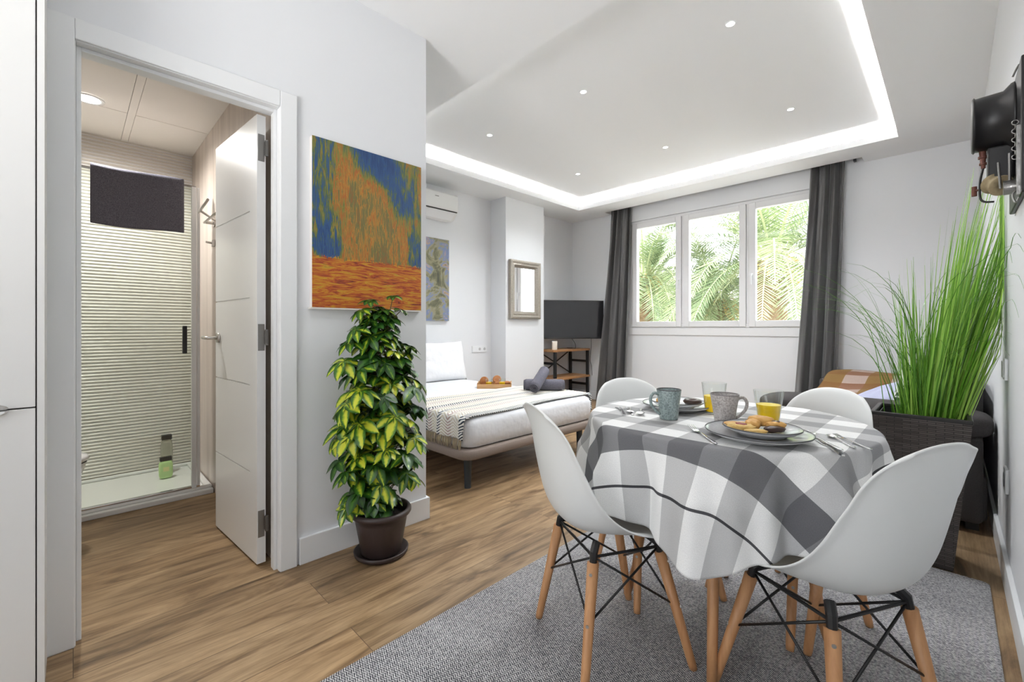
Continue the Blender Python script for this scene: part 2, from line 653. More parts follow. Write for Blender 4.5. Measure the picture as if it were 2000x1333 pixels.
def abstract_art(name, mode):
    """brush-stroke colour fields, no depicted subject"""
    n = N(name)
    tc = n.node('ShaderNodeTexCoord')
    uv = tc.outputs['UV']
    sx = n.node('ShaderNodeSeparateXYZ'); n.link(uv, sx.inputs[0])
    def m(sc, loc=(0, 0, 0)):
        k = n.node('ShaderNodeMapping'); k.inputs['Scale'].default_value = (sc[0], sc[1], 1); k.inputs['Location'].default_value = loc
        n.link(uv, k.inputs['Vector']); return k.outputs[0]
    if mode == 1:
        st = n.noise(m((55, 7)), 1, 5, 0.65, 1.6)       # upright strokes
        big = n.noise(m((3.0, 1.1), (5.1, 2.3, 0)), 1, 3, 0.55, 0.6)
        f = n.math('ADD', n.math('MULTIPLY', big, 0.80), n.math('MULTIPLY', st, 0.42))
        up = n.ramp(f, [(0.44, (0.012, 0.045, 0.15)), (0.525, (0.025, 0.085, 0.22)), (0.545, (0.06, 0.11, 0.035)), (0.60, (0.24, 0.22, 0.04)),
                        (0.63, (0.36, 0.085, 0.016)), (0.665, (0.46, 0.22, 0.03)), (0.695, (0.13, 0.15, 0.05)), (0.82, (0.30, 0.09, 0.02))])
        sl = n.noise(m((5, 46), (0.4, 0.2, 0)), 1, 5, 0.65, 1.6)
        low = n.ramp(sl, [(0.32, (0.10, 0.02, 0.012)), (0.42, (0.36, 0.05, 0.012)), (0.52, (0.50, 0.17, 0.01)), (0.62, (0.52, 0.31, 0.015)), (0.72, (0.08, 0.12, 0.03))])
        edge = n.math('ADD', sx.outputs[1], n.math('MULTIPLY', n.math('SUBTRACT', st, 0.5), 0.10))
        c = n.mix(n.math('GREATER_THAN', edge, 0.30), low, up)
    else:
        w = n.noise(m((3, 4), (1.7, 0.3, 0)), 1, 6, 0.65, 1.5)
        c = n.ramp(w, [(0.30, (0.035, 0.045, 0.03)), (0.42, (0.12, 0.115, 0.06)), (0.50, (0.27, 0.25, 0.15)), (0.56, (0.13, 0.19, 0.38)), (0.62, (0.42, 0.29, 0.20)), (0.70, (0.08, 0.085, 0.045))])
        st = n.noise(m((50, 50)), 1, 3, 0.7)
    n.color(c)
    n.b.inputs['Roughness'].default_value = 0.55
    n.bump(n.noise(m((90, 60)), 1, 3, 0.6, 1), 0.4, 0.002)
    return n.m


M['art1'] = abstract_art('upright_stroke_abstract', 1)
M['art2'] = abstract_art('olive_blue_abstract', 2)
M['canvas'] = mat('raw_canvas_edge', (0.78, 0.74, 0.70), 0.8)
M['silver_frame'] = mat('silver_leaf_frame', (0.50, 0.46, 0.40), 0.42, 0.75, bump=(110, 1.0, 0.006), vary=(60, (0.30, 0.27, 0.23)))
M['mirror'] = mat('mirror_glass', (0.9, 0.9, 0.9), 0.02, 1.0)

# bathroom surfaces
n = N('cream_ribbed_tile')
tn = n.noise(n.coords('Position', scale=(1, 0.8, 2)), 1.2, 4, 0.55, 1.0)
n.color(n.ramp(tn, [(0.3, (0.60, 0.565, 0.50)), (0.7, (0.78, 0.745, 0.69))]))
n.b.inputs['Roughness'].default_value = 0.3
M['rib_tile'] = n.m
n = N('greige_stone_tile')
tn = n.noise(n.coords('Position', scale=(9, 9, 0.6)), 1, 4, 0.55, 1.0)
n.color(n.ramp(tn, [(0.3, (0.45, 0.38, 0.33)), (0.7, (0.70, 0.62, 0.55))]))
n.b.inputs['Roughness'].default_value = 0.3
M['stone_tile'] = n.m
M['bath_ceiling'] = mat('bathroom_ceiling_panel', (0.86, 0.83, 0.79), 0.7)
M['acrylic'] = mat('white_shower_acrylic', (0.82, 0.82, 0.80), 0.25)

# ------------------------------------------------------------------ room shell
XL, XR, YF, ZC = -2.09, 0.17, 5.50, 2.70      # door wall, right wall, window wall, soffit height
XH, YE = -4.17, 1.405                           # bed wall, end of the door wall
YB = -3.2                                       # open kitchen end behind the camera

struct('floor', MB().box(-4.4, 0.4, YB, 5.7, -0.06, 0.0), M['floor'])

mb = MB()
mb.box(-2.19, XL, YB, 0.0, 0, ZC)
mb.box(-2.19, XL, 0.645, YE, 0, ZC)
mb.box(-2.19, XL, 0.0, 0.645, 2.05, ZC)
struct('wall_left', mb, M['wall'])
struct('wall_alcove', MB().box(-4.17, -2.19, 1.29, YE, 0, ZC), M['wall'])
mb = MB().box(-4.32, XH, 1.29, 5.65, 0, ZC)
struct('wall_bed', mb, M['wall'])
struct('wall_pillar', MB().box(XH, -3.90, 3.79, 4.508, 0, ZC), M['wall'])
mb = MB()
WX0, WX1, WZ0, WZ1 = -3.15, -0.90, 1.07, 2.53
mb.box(-4.32, WX0, YF, YF + .22, 0, 2.9)
mb.box(WX1, 0.32, YF, YF + .22, 0, 2.9)
mb.box(WX0, WX1, YF, YF + .22, 0, WZ0)
mb.box(WX0, WX1, YF, YF + .22, WZ1, 2.9)
struct('wall_window', mb, M['wall'])
struct('wall_back', MB().box(-2.19, XR, YB - .1, YB, 0, .95).box(-2.19, XR, YB - .1, YB, 2.25, ZC).box(-2.19, -1.75, YB - .1, YB, .95, 2.25).box(-.15, XR, YB - .1, YB, .95, 2.25), M['wall'])  # out of view; added with a small opening to limit light from behind
struct('wall_right', MB().box(XR, 0.32, YB, 5.65, 0, 2.9), M['wall'])

# soffit with the tray opening and the curtain pocket
TX0, TX1, TY0, TY1 = -3.66, -0.315, 1.90, 4.97
PX0, PX1, PY0 = -3.46, -0.60, 5.32
zt = ZC + 0.018
mb = MB()
mb.box(-4.32, TX0, YB, 5.65, ZC, zt)
mb.box(TX1, 0.32, YB, PY0, ZC, zt)
mb.box(TX0, TX1, YB, TY0, ZC, zt)
mb.box(TX0, TX1, TY1, PY0, ZC, zt)
mb.box(TX0, PX0, PY0, 5.65, ZC, zt)
mb.box(PX1, 0.32, PY0, 5.65, ZC, zt)
t = 0.012
mb.box(TX0 - t, TX0, TY0 - t, TY1 + t, zt, ZC + .06)
mb.box(TX1, TX1 + t, TY0 - t, TY1 + t, zt, ZC + .06)
mb.box(TX0, TX1, TY0 - t, TY0, zt, ZC + .06)
mb.box(TX0, TX1, TY1, TY1 + t, zt, ZC + .06)
struct('ceiling', mb, M['ceiling'])
R = 0.17
ZU = 2.84
mb = MB()
mb.box(TX0 - R, TX1 + R, TY0 - R, TY1 + R, ZU, ZU + .05)
mb.box(TX0 - R - .02, TX0 - R, TY0 - R, TY1 + R, zt, ZU)
mb.box(TX1 + R, TX1 + R + .02, TY0 - R, TY1 + R, zt, ZU)
mb.box(TX0 - R, TX1 + R, TY0 - R - .02, TY0 - R, zt, ZU)
mb.box(TX0 - R, TX1 + R, TY1 + R, TY1 + R + .02, zt, ZU)
struct('ceiling_tray', mb, M['ceiling'])
mb = MB()
mb.box(PX0 - .02, PX0, PY0, YF, zt, ZU)
mb.box(PX1, PX1 + .02, PY0, YF, zt, ZU)
mb.box(PX0, PX1, PY0 - .02, PY0, zt, ZU)
mb.box(PX0 - .02, PX1 + .02, PY0 - .02, YF, ZU, ZU + .02)
struct('ceiling_curtain_pocket', mb, M['ceiling'])

# led strips lying on the ledge behind the lip
LD = 0.066
for a, b, c, d, lab in ((TX0 - LD, TX0 - LD + .01, TY0, TY1, 'led strip along the bed side of the ceiling tray'),
                   (TX1 + LD - .01, TX1 + LD, TY0, TY1, 'led strip along the right wall side of the ceiling tray'),
                   (TX0, TX1, TY0 - LD, TY0 - LD + .01, 'led strip along the camera side of the ceiling tray'),
                   (TX0, TX1, TY1 + LD - .01, TY1 + LD, 'led strip along the window side of the ceiling tray')):
    o = MB().box(a, b, c, d, zt, zt + .008).build('led_strip', M['led'])
    tag(o, lab, 'light strip', 'led strips in the ceiling tray')

# skirting
mb = MB(); mb.box(XL, XL + .016, 0.722, YE + .016, 0, .12); mb.box(-2.6, XL, YE, YE + .016, 0, .12)
struct('baseboard_left', mb, M['trim'], bevel=.003)
struct('baseboard_right', MB().box(XR - .016, XR, YB, YF, 0, .12), M['trim'], bevel=.003)
struct('baseboard_window', MB().box(XH, XR, YF - .016, YF, 0, .12), M['trim'], bevel=.003)
struct('baseboard_bed', MB().box(XH, XH + .016, YE, 3.79, 0, .12).box(-3.9, -3.884, 3.79, 4.508, 0, .12), M['trim'], bevel=.003)

# ------------------------------------------------------------------ bathroom
struct('wall_bathroom_back', MB().box(-4.32, -4.14, -0.9, 1.29, 0, 2.6), M['wall'])
mb = MB()
def rib(u, v):
    z = v * 2.39
    return Vector((-4.137 + 0.004 * math.sin(z / 0.0225 * 2 * PI), -0.75 + u * 1.40, z))
mb.grid(rib, 2, 1500)
o = struct('wall_bathroom_tiles', mb, M['rib_tile'], smooth=True)
struct('wall_bathroom_right', MB().box(-4.14, -2.19, 0.65, 0.75, 0, 2.6), M['stone_tile'])
struct('wall_bathroom_left', MB().box(-4.32, -2.19, -0.9, -0.75, 0, 2.6), M['stone_tile'])
mb = MB()
for x0, x1 in ((-4.14, -3.58), (-3.575, -2.98), (-2.975, -2.375), (-2.37, -2.19)):
    for y0, y1 in ((-0.75, -0.29), (-0.285, 0.235), (0.275, 0.65)):
        mb.box(x0, x1, y0, y1, 2.392, 2.41)
mb.box(-4.14, -2.19, 0.237, 0.273, 2.390, 2.41)
struct('ceiling_bathroom', mb, M['bath_ceiling'])
struct('ceiling_bathroom_slab', MB().box(-4.14, -2.19, -0.75, 0.65, 2.412, 2.45), M['gap'])

# shower
t = thing('shower_tray', (-3.78, -0.05, 0), 'white shower tray on the floor behind the glass screen', 'shower tray')
mb = MB()
mb.box(-4.13, -3.42, -0.745, 0.645, 0.0, 0.025)
mb.box(-3.46, -3.42, -0.745, 0.645, 0.025, 0.045)
mb.box(-4.13, -4.10, -0.745, 0.645, 0.025, 0.045)
mb.box(-4.10, -3.46, 0.61, 0.645, 0.025, 0.045)
mb.build('basin', M['acrylic'], t, bevel=.008)
MB().box(-3.42, -3.385, -0.745, 0.645, 0.0, 0.03).build('edge_trim', M['trim'], t, bevel=.004)
t = thing('shower_screen', (-3.44, 0.0, 0.046), 'clear glass shower screen with chrome profiles and dark handle', 'shower screen')
MB().box(-3.444, -3.438, -0.74, 0.535, 0.056, 1.97).build('glass_panel', M['screen_glass'], t)
MB().box(-3.455, -3.425, 0.535, 0.56, 0.046, 1.975).build('side_profile', M['trim'], t, bevel=.002)
MB().box(-3.45, -3.43, 0.565, 0.58, 0.046, 1.975).build('wall_profile', M['trim'], t, bevel=.002)
MB().box(-3.455, -3.427, -0.74, 0.58, 0.046, 0.058).build('bottom_track', M['chrome'], t, bevel=.002)
MB().box(-3.437, -3.412, 0.487, 0.51, 0.91, 1.085).build('handle', M['black_plastic'], t, bevel=.004)
mb = MB()
mb.box(-3.448, -3.434, -0.74, 0.56, 1.97, 1.985)
mb.build('top_rail', M['chrome'], t, bevel=.002)

# towel hung over the screen
def towelfn(u, v):
    y = 0.068 + (1 - v) * 0 + u * 0.425
    L = 0.315
    s = v * (2 * L + 0.05) - L
    if s < -0.0: pass
    if v < 0.46:
        k = v / 0.46; x = -3.418 + 0.003 * math.sin(u * 9); z = 1.665 + k * 0.325
    elif v > 0.54:
        k = (v - 0.54) / 0.46; x = -3.464; z = 1.99 - k * 0.31
    else:
        a = (v - 0.46) / 0.08 * PI; x = -3.441 + 0.023 * math.cos(a); z = 1.99 + 0.014 * math.sin(a)
    z -= 0.012 * (1 - abs(2 * u - 1) ** 0.3) * 0 + 0.006 * math.sin(u * 5)
    return Vector((x, y, z))
o = MB().grid(towelfn, 24, 60).build('bath_towel', M['towel'], None, smooth=True, solid=0.012, off=0.0, bevel=0)
tag(o, 'dark grey bath towel hung over the top of the shower glass', 'towel')

# bottles on the tray
def bottle(name, loc, w, d, h, capw, caph, body, label, parts):
    t = thing(name, loc, label, 'bottle')
    MB().blob((0, 0, h / 2), (w / 2, d / 2, h / 2), p=5, seg=24).build('body', body, t, smooth=True, local=True)
    MB().box(-capw / 2, capw / 2, -d * .42, d * .42, h - .002, h + caph).build('cap', M['black_plastic'], t, local=True, bevel=.003)
    if parts:
        MB().box(w / 2 - .001, w / 2 + .0015, -d * .0 - .016, .016, h * .42, h * .66).build('label', mat('bottle_label', (0.75, 0.72, 0.35), 0.5), t, local=True)
    return t
b1 = bottle('shampoo_bottle', (-3.86, 0.455, 0.026), 0.045, 0.078, 0.125, 0.035, 0.026, mat('pale_green_plastic', (0.52, 0.74, 0.33), 0.3), 'small pale green shampoo bottle with black cap on shower tray', True)
b2 = bottle('shower_gel_bottle', (-3.99, 0.475, 0.026), 0.045, 0.07, 0.245, 0.045, 0.032, mat('clear_gel_plastic', (0.66, 0.66, 0.58), 0.15, trans=0.7, ior=1.1), 'taller clear shower gel bottle with black cap behind the green one', False)

# toilet, only its seat tip shows past the door casing
t = thing('toilet', (-3.05, -0.3, 0), 'white toilet at the left edge of the bathroom doorway', 'toilet')
def oval(a, k=1.0, front=0.35):
    c, s_ = math.cos(a), math.sin(a)
    return (0.185 * k * s_, (front if c > 0 else 0.16) * k * c)
def bowl(u, v):
    a = u * 2 * PI
    k = 0.55 + 0.45 * (v ** 0.45)
    x, y = oval(a, k)
    return Vector((-3.05 + x, -0.3 + y - (1 - v) * .05, 0.0 + v * 0.41))
MB().grid(bowl, 40, 12, True).build('bowl', M['ceramic'], t, smooth=True)
def lid(u, v):
    a = u * 2 * PI
    prof = [(0.9, .412), (1.0, .416), (1.03, .428), (1.0, .442), (0.9, .452), (0.0, .458)]
    k, z = prof[int(round(v * 5))]
    x, y = oval(a, k)
    return Vector((-3.05 + x, -0.3 + y, z))
MB().grid(lid, 40, 6, True).build('seat', M['ceramic'], t, smooth=True)
MB().box(-3.24, -2.86, -0.745, -0.50, 0.38, 0.80).build('cistern', M['ceramic'], t, bevel=.02)
MB().box(-3.19, -2.91, -0.60, -0.40, 0.0, 0.40).build('pedestal', M['ceramic'], t, bevel=.03)

# double towel bar on the right bathroom wall
t = thing('towel_rail', (-3.35, 0.65, 1.75), 'steel double towel rail on the bathroom wall behind the door', 'towel rail')
for x in (-3.38, -3.02):
    MB().cyl((x, 0.648, 1.75), (x, 0.60, 1.75), 0.010).cyl((x, 0.65, 1.75), (x, 0.642, 1.75), 0.024).build('mount', M['steel'], t, smooth=False)
MB().cyl((-3.41, 0.598, 1.752), (-2.98, 0.598, 1.752), 0.007).build('bar', M['steel'], t, smooth=True)
MB().tube([(-3.30, 0.645, 1.75), (-3.30, 0.56, 1.80)], 0.007).cyl((-3.36, 0.56, 1.80), (-2.98, 0.54, 1.80), 0.007).build('upper_bar', M['steel'], t, smooth=True)
t = thing('robe_hook', (-3.38, 0.65, 1.62), 'small steel robe hook under the towel rail', 'hook')
MB().box(-3.395, -3.365, 0.632, 0.65, 1.60, 1.64).build('plate', M['steel'], t, bevel=.003)
MB().cyl((-3.38, 0.635, 1.62), (-3.38, 0.60, 1.625), 0.007).build('peg', M['steel'], t)

# bathroom downlight and its real light
def downlight(x, y, z, r, label, power, group=None, col=(0.94, 0.97, 1.0), spot=2.3):
    t = thing('downlight', (x, y, z), label, 'ceiling light', group)
    MB().lathe([(r, -.003), (r * 1.3, -.004), (r * 1.32, 0.001), (r, .001)], n=28, close=True).build('ring', M['trim'], t, local=True, smooth=True)
    MB().lathe([(0, -.002), (r, -.002), (r, .0005), (0, .0005)], n=24).build('lens', M['spot_glow'], t, local=True)
    l = lamp('SPOT', 'downlight_beam', (x, y, z - .012), power, col, r, spot=spot)
    return t
downlight(-3.50, 0.06, 2.388, 0.055, 'round downlight in the bathroom ceiling', 66, None, (1, .985, .95), 3.0)
for i, (x, y) in enumerate([(-0.905, 2.70), (-1.945, 2.70), (-2.99, 2.70), (-0.915, 4.10), (-1.975, 4.10), (-3.03, 4.10)]):
    side = 'camera side' if i < 3 else 'window side'
    col3 = ['near the right wall', 'in the middle', 'near the bed'][i % 3]
    downlight(x, y, ZU, 0.022, f'small recessed downlight of the {side} row, {col3}', 38, 'recessed downlights in the ceiling tray')

# ------------------------------------------------------------------ bathroom door
d1 = thing('door_1', (XL, 0.32, 0), kind='structure')
mb = MB()
mb.box(XL, XL + .014, -0.066, 0.004, 0, 2.115)
mb.box(XL, XL + .014, 0.642, 0.712, 0, 2.115)
mb.box(XL, XL + .014, 0.004, 0.642, 2.045, 2.115)
mb.build('casing', M['trim'], d1, bevel=.003)
mb = MB()
mb.box(-2.20, XL + .006, -0.004, 0.006, 0, 2.045)
mb.box(-2.20, XL + .006, 0.640, 0.650, 0, 2.045)
mb.box(-2.20, XL + .006, 0.006, 0.640, 2.041, 2.055)
mb.box(-2.155, -2.115, 0.006, 0.020, 0, 2.041)
mb.box(-2.155, -2.115, 0.626, 0.640, 0, 2.041)
mb.box(-2.155, -2.115, 0.020, 0.626, 2.027, 2.041)
mb.build('jamb', M['trim'], d1, bevel=.002)
leaf = bpy.data.objects.new('leaf', None); leaf.empty_display_size = .05
COL.objects.link(leaf)
# leaf built round its hinge line, then turned open
LW, LT = 0.592, 0.036
A = math.radians(4.0)
hinge = Vector((-2.20, 0.618))
Mleaf = Matrix.Translation((hinge.x, hinge.y, 0)) @ Matrix.Rotation(A, 4, 'Z')
bpy.data.objects.remove(leaf)
def leafpart(name, mb, m, parent, **kw):
    bmesh.ops.transform(mb.bm, matrix=Mleaf, verts=mb.bm.verts[:])
    return mb.build(name, m, parent, **kw)
mb = MB()
zz = [0.012, 0.41, 0.81, 1.21, 1.61, 2.032]
g = 0.0032
mb.box(-LW + .001, -0.09, -LT + .006, -.006, 0.012, 2.032)
mb.box(-0.09, 0, -LT, 0, 0.012, 2.032)
for a, b in zip(zz, zz[1:]):
    mb.box(-LW, -0.09, -LT, 0, a + (g if a > .02 else 0), b - (g if b < 2 else 0))
lf = leafpart('leaf', mb, M['door'], d1)
for z in (0.19, 1.03, 1.885):
    h = MB()
    h.box(-.001, .0025, -LT + .004, -.006, z - .06, z + .06)
    h.box(-.001, .02, -.006, .004, z - .03, z + .03)
    h.cyl((.012, .0, z - .035), (.012, .0, z + .035), .007)
    leafpart('hinge', h, M['dark_steel'], lf)
h = MB()
h.cyl((-LW + .055, -LT, 1.02), (-LW + .055, -LT - .010, 1.02), .026, n=24)
h.tube([(-LW + .055, -LT - .008, 1.02), (-LW + .055, -LT - .050, 1.02), (-LW + .050, -LT - .056, 1.02), (-LW + .0, -LT - .058, 1.022), (-LW - .045, -LT - .054, 1.024)][:4], .009, 12)
leafpart('lever_handle', h, M['steel'], lf, smooth=True)
h = MB()
h.cyl((-LW + .055, 0, 1.02), (-LW + .055, .010, 1.02), .026, n=24)
h.tube([(-LW + .055, .0, 1.02), (-LW + .055, .03, 1.02)], .009, 12)
leafpart('back_handle', h, M['steel'], lf, smooth=True)

# ------------------------------------------------------------------ tall kitchen cabinet on the left
c = thing('tall_cabinet', (-1.995, -0.36, 0), 'tall white cabinet with flat doors at the left edge, beside the door casing', 'cabinet')
XCF = -1.90
mb = MB()
mb.box(-2.088, XCF, -0.0755, -0.060, 0, 2.66)
mb.box(-2.088, XCF, -0.675, -0.660, 0, 2.66)
mb.box(-2.088, -2.07, -0.66, -0.0755, 0, 2.66)
mb.box(-2.07, XCF - .02, -0.66, -0.0755, 2.64, 2.66)
mb.build('carcass', M['cabinet'], c)
MB().box(-2.07, XCF - .021, -0.66, -0.0755, 0.02, 2.64).build('interior', M['gap'], c)
MB().box(XCF - .02, XCF, -0.656, -0.0785, 0.842, 2.64).build('door', M['cabinet'], c, bevel=.0015)
MB().box(XCF - .02, XCF, -0.656, -0.0785, 0.03, 0.838).build('door', M['cabinet'], c, bevel=.0015)
for s_, nm, mm in ((1, 'pull', M['steel']), (-1, 'pull', M['trim'])):
    mb = MB()
    prof = []
    for k in range(13):
        a = PI * k / 12
        prof.append((-.168 + .038 * math.cos(a), .84 + s_ * (.0025 + .015 * math.sin(a))))
    vs1 = [mb.bm.verts.new((XCF, y, z)) for y, z in prof]
    vs2 = [mb.bm.verts.new((XCF + .014, -.168 + (y + .168) * .85, .84 + (z - .84) * .85)) for y, z in prof]
    mb.face(vs1); mb.face(vs2)
    for k in range(13):
        mb.face((vs1[k], vs1[(k + 1) % 13], vs2[(k + 1) % 13], vs2[k]))
    mb.build(nm, mm, c)

# ------------------------------------------------------------------ window
w = thing('window_1', (-2.03, YF, WZ0), kind='structure')
mb = MB()
F = YF - .004
mb.box(WX0 - .01, WX1 + .01, F, YF + .07, WZ0, WZ0 + .05)
mb.box(WX0 - .01, WX1 + .01, F, YF + .07, WZ1 - .035, WZ1)
mb.box(WX0 - .01, WX0 + .03, F, YF + .07, WZ0 + .05, WZ1 - .035)
mb.box(WX1 - .03, WX1 + .01, F, YF + .07, WZ0 + .05, WZ1 - .035)
mb.box(-2.43, -2.405, F, YF + .07, WZ0 + .05, WZ1 - .035)
mb.box(-1.668, -1.643, F, YF + .07, WZ0 + .05, WZ1 - .035)
mb.build('frame', M['upvc'], w, bevel=.004)
for x0, x1 in ((-3.125, -2.433), (-2.402, -1.671), (-1.640, -0.925)):
    mb = MB(); b = .072
    z0, z1 = WZ0 + .012, WZ1 - .03
    ys, ye = YF - .022, YF + .045
    mb.box(x0, x0 + b, ys, ye, z0, z1); mb.box(x1 - b, x1, ys, ye, z0, z1)
    mb.box(x0 + b, x1 - b, ys, ye, z0, z0 + b); mb.box(x0 + b, x1 - b, ys, ye, z1 - b, z1)
    sash = mb.build('sash', M['upvc'], w, bevel=.005)
    MB().box(x0 + b, x1 - b, YF + .010, YF + .014, z0 + b, z1 - b).build('pane', M['pane'], sash)
for hx in (-2.462, -1.605):
    mb = MB()
    mb.box(hx - .013, hx + .013, YF - .032, YF - .022, 1.62, 1.69)
    mb.cyl((hx, YF - .03, 1.672), (hx, YF - .065, 1.672), .008)
    mb.box(hx - .009, hx + .009, YF - .072, YF - .060, 1.56, 1.682)
    mb.build('window_handle', M['trim'], w, bevel=.003)
MB().box(WX0 - .03, WX1 + .03, YF - .012, YF, .975, WZ0 - .002).build('window_sill', M['upvc'], w, bevel=.003)
# roller shutter case over the window
struct('trim_1', MB().box(WX0 - .02, WX1 + .03, YF - .03, YF, WZ1 + .004, 2.83), M['wall'], bevel=.004)

# ------------------------------------------------------------------ curtains and rail
t = thing('curtain_rail', ((PX0 + PX1) / 2, 5.41, 2.76), 'dark curtain rail in the ceiling slot over the window', 'curtain rail')
MB().box(PX0 + .02, PX1 - .06, 5.40, 5.42, 2.745, 2.77).build('rail', M['black'], t)
for x in (PX1 - .075, -2.0, PX0 + .05):
    MB().box(x, x + .022, 5.39, 5.43, 2.70 if x > -1 else 2.74, 2.84).build('bracket', M['black'], t)

def curtain(xt, xb, folds, phase, label):
    def fn(u, v):
        z = 2.745 * (1 - v) + .012 * v
        k = v ** 1.15
        x0 = xt[0] + (xb[0] - xt[0]) * k; x1 = xt[1] + (xb[1] - xt[1]) * k
        uu = u + .012 * math.sin(7 * u + 3 * v + phase)
        x = x0 + (x1 - x0) * uu
        amp = .036 + .014 * min(1, v * 1.5)
        y = 5.41 - .05 * v + amp * math.sin(2 * PI * folds * u + phase + .5 * math.sin(2.2 * v + phase)) + .012 * math.sin(2 * PI * folds * 2.3 * u + 4 * v)
        x += .014 * math.cos(2 * PI * folds * u + phase) * (0.4 + v)
        return Vector((x, min(y, 5.455), z))
    o = MB().grid(fn, 150, 50).build('curtain', M['curtain'], None, smooth=True, solid=.003)
    tag(o, label, 'curtain', 'charcoal curtains at the window')
curtain((-3.43, -3.09), (-3.66, -3.13), 3.6, 0.4, 'charcoal curtain gathered at the left of the window, beside the television')
curtain((-1.035, -0.735), (-1.18, -0.80), 3.4, 1.9, 'charcoal curtain gathered at the right of the window, behind the sofa')

# ------------------------------------------------------------------ air conditioner
a = thing('air_conditioner', (XH, 2.70, 2.29), 'white split air conditioner high on the wall over the bed', 'air conditioner')
def acp(y):
    return [(XH, 2.30), (XH, 2.58), (-3.985, 2.58), (-3.965, 2.56), (-3.963, 2.385)]
mb = MB()
def prism_y(mb, pts, y0, y1):
    A_ = [mb.bm.verts.new((x, y0, z)) for x, z in pts]; B_ = [mb.bm.verts.new((x, y1, z)) for x, z in pts]
    mb.face(A_); mb.face(B_)
    for k in range(len(pts)): mb.face((A_[k], A_[(k + 1) % len(pts)], B_[(k + 1) % len(pts)], B_[k]))
prism_y(mb, [(XH, 2.30), (XH, 2.58), (-3.99, 2.58), (-3.965, 2.56), (-3.962, 2.385), (-3.975, 2.375), (-4.05, 2.30), (-4.09, 2.29)], 2.26, 3.10)
mb.build('case', mat('white_ac_plastic', (0.80, 0.80, 0.79), 0.4), a, bevel=.006)
MB().box(-3.972, -3.960, 2.28, 3.08, 2.372, 2.381).build('air_slot', M['gap'], a)
mb = MB(); prism_y(mb, [(-3.966, 2.368), (-3.972, 2.362), (-4.05, 2.296), (-4.046, 2.302)], 2.30, 3.06)
mb.build('louvre', M['trim'], a)
MB().box(-3.9605, -3.9595, 2.78, 2.83, 2.508, 2.516).build('badge', M['dark_steel'], a)

# ------------------------------------------------------------------ pictures and mirror
p = thing('painting', (XL, 1.06, 1.17), 'bright orange, green and blue canvas on the wall above the potted plant', 'painting')
MB().box(XL + .001, XL + .030, 0.770, 1.352, 1.168, 1.953).build('stretcher', M['canvas'], p)
def pic(x, y0, y1, z0, z1):
    return lambda u, v: Vector((x, y0 + u * (y1 - y0), z0 + v * (z1 - z0)))
MB().grid(pic(XL + .0305, 0.770, 1.352, 1.168, 1.953), 2, 2).build('canvas_face', M['art1'], p, solid=.001, off=1)
MB().box(XL + .001, XL + .036, 0.762, 1.358, 1.160, 1.167).build('bottom_batten', M['canvas'], p)
p = thing('painting', (XH, 2.62, 1.15), 'olive and blue abstract canvas on the wall above the bed', 'painting')
MB().box(XH + .001, XH + .030, 2.15, 3.10, 1.15, 2.09).build('stretcher', M['canvas'], p)
MB().grid(pic(XH + .0305, 2.15, 3.10, 1.15, 2.09), 2, 2).build('canvas_face', M['art2'], p, solid=.001, off=1)

m_ = thing('wall_mirror', (-3.90, 4.10, 1.19), 'rectangular mirror in a wide silvery frame on the pillar', 'mirror')
y0, y1, z0, z1 = 3.835, 4.395, 1.185, 1.925
mb = MB()
prof = [(0, 0), (0, .045), (.022, .052), (.045, .040), (.062, .046), (.092, .018), (.092, 0)]
loops = []
for q, hgt in prof:
    loops.append([mb.bm.verts.new((-3.898 + hgt, yy, zz_)) for yy, zz_ in ((y0 + q, z0 + q), (y1 - q, z0 + q), (y1 - q, z1 - q), (y0 + q, z1 - q))])
for a_, b_ in zip(loops, loops[1:]):
    for k in range(4): mb.face((a_[k], a_[(k + 1) % 4], b_[(k + 1) % 4], b_[k]))
mb.build('frame', M['silver_frame'], m_)
MB().box(-3.898, -3.884, y0 + .088, y1 - .088, z0 + .088, z1 - .088).build('mirror_glass', M['mirror'], m_)

# ------------------------------------------------------------------ sockets and switches
def plate(name, box, label, cat, group=None, holes=()):
    t = thing(name, ((box[0] + box[1]) / 2, (box[2] + box[3]) / 2, box[4]), label, cat, group)
    MB().box(*box).build('plate', M['trim'], t, bevel=.002)
    return t
t = plate('wall_socket', (XH, XH + .010, 3.47, 3.71, .765, .845), 'white triple socket plate low on the wall beside the bed', 'socket')
for y in (3.55, 3.63):
    MB().cyl((XH + .010, y + .04, .805), (XH + .0115, y + .04, .805), .018, n=20).build('socket', mat('pale_grey_plastic', (0.5, 0.5, 0.5), 0.5), t)
MB().box(XH + .010, XH + .013, 3.48, 3.545, .775, .835).build('rocker', M['trim'], t, bevel=.001)
t = plate('light_switch', (XR - .010, XR, 2.78, 2.87, .85, .94), 'light switch plate on the right wall above the skirting, the upper one', 'switch')
MB().box(XR - .015, XR - .010, 2.79, 2.86, .86, .93).build('rocker', mat('grey_switch', (0.55, 0.56, 0.54), 0.35), t, bevel=.002)
t = plate('wall_socket', (XR - .010, XR, 2.74, 2.84, .38, .48), 'socket plate low on the right wall, under the switch', 'socket')
MB().cyl((XR - .011, 2.79, .43), (XR - .0125, 2.79, .43), .030, n=24).build('socket', mat('grey_socket', (0.35, 0.36, 0.37), 0.4), t)

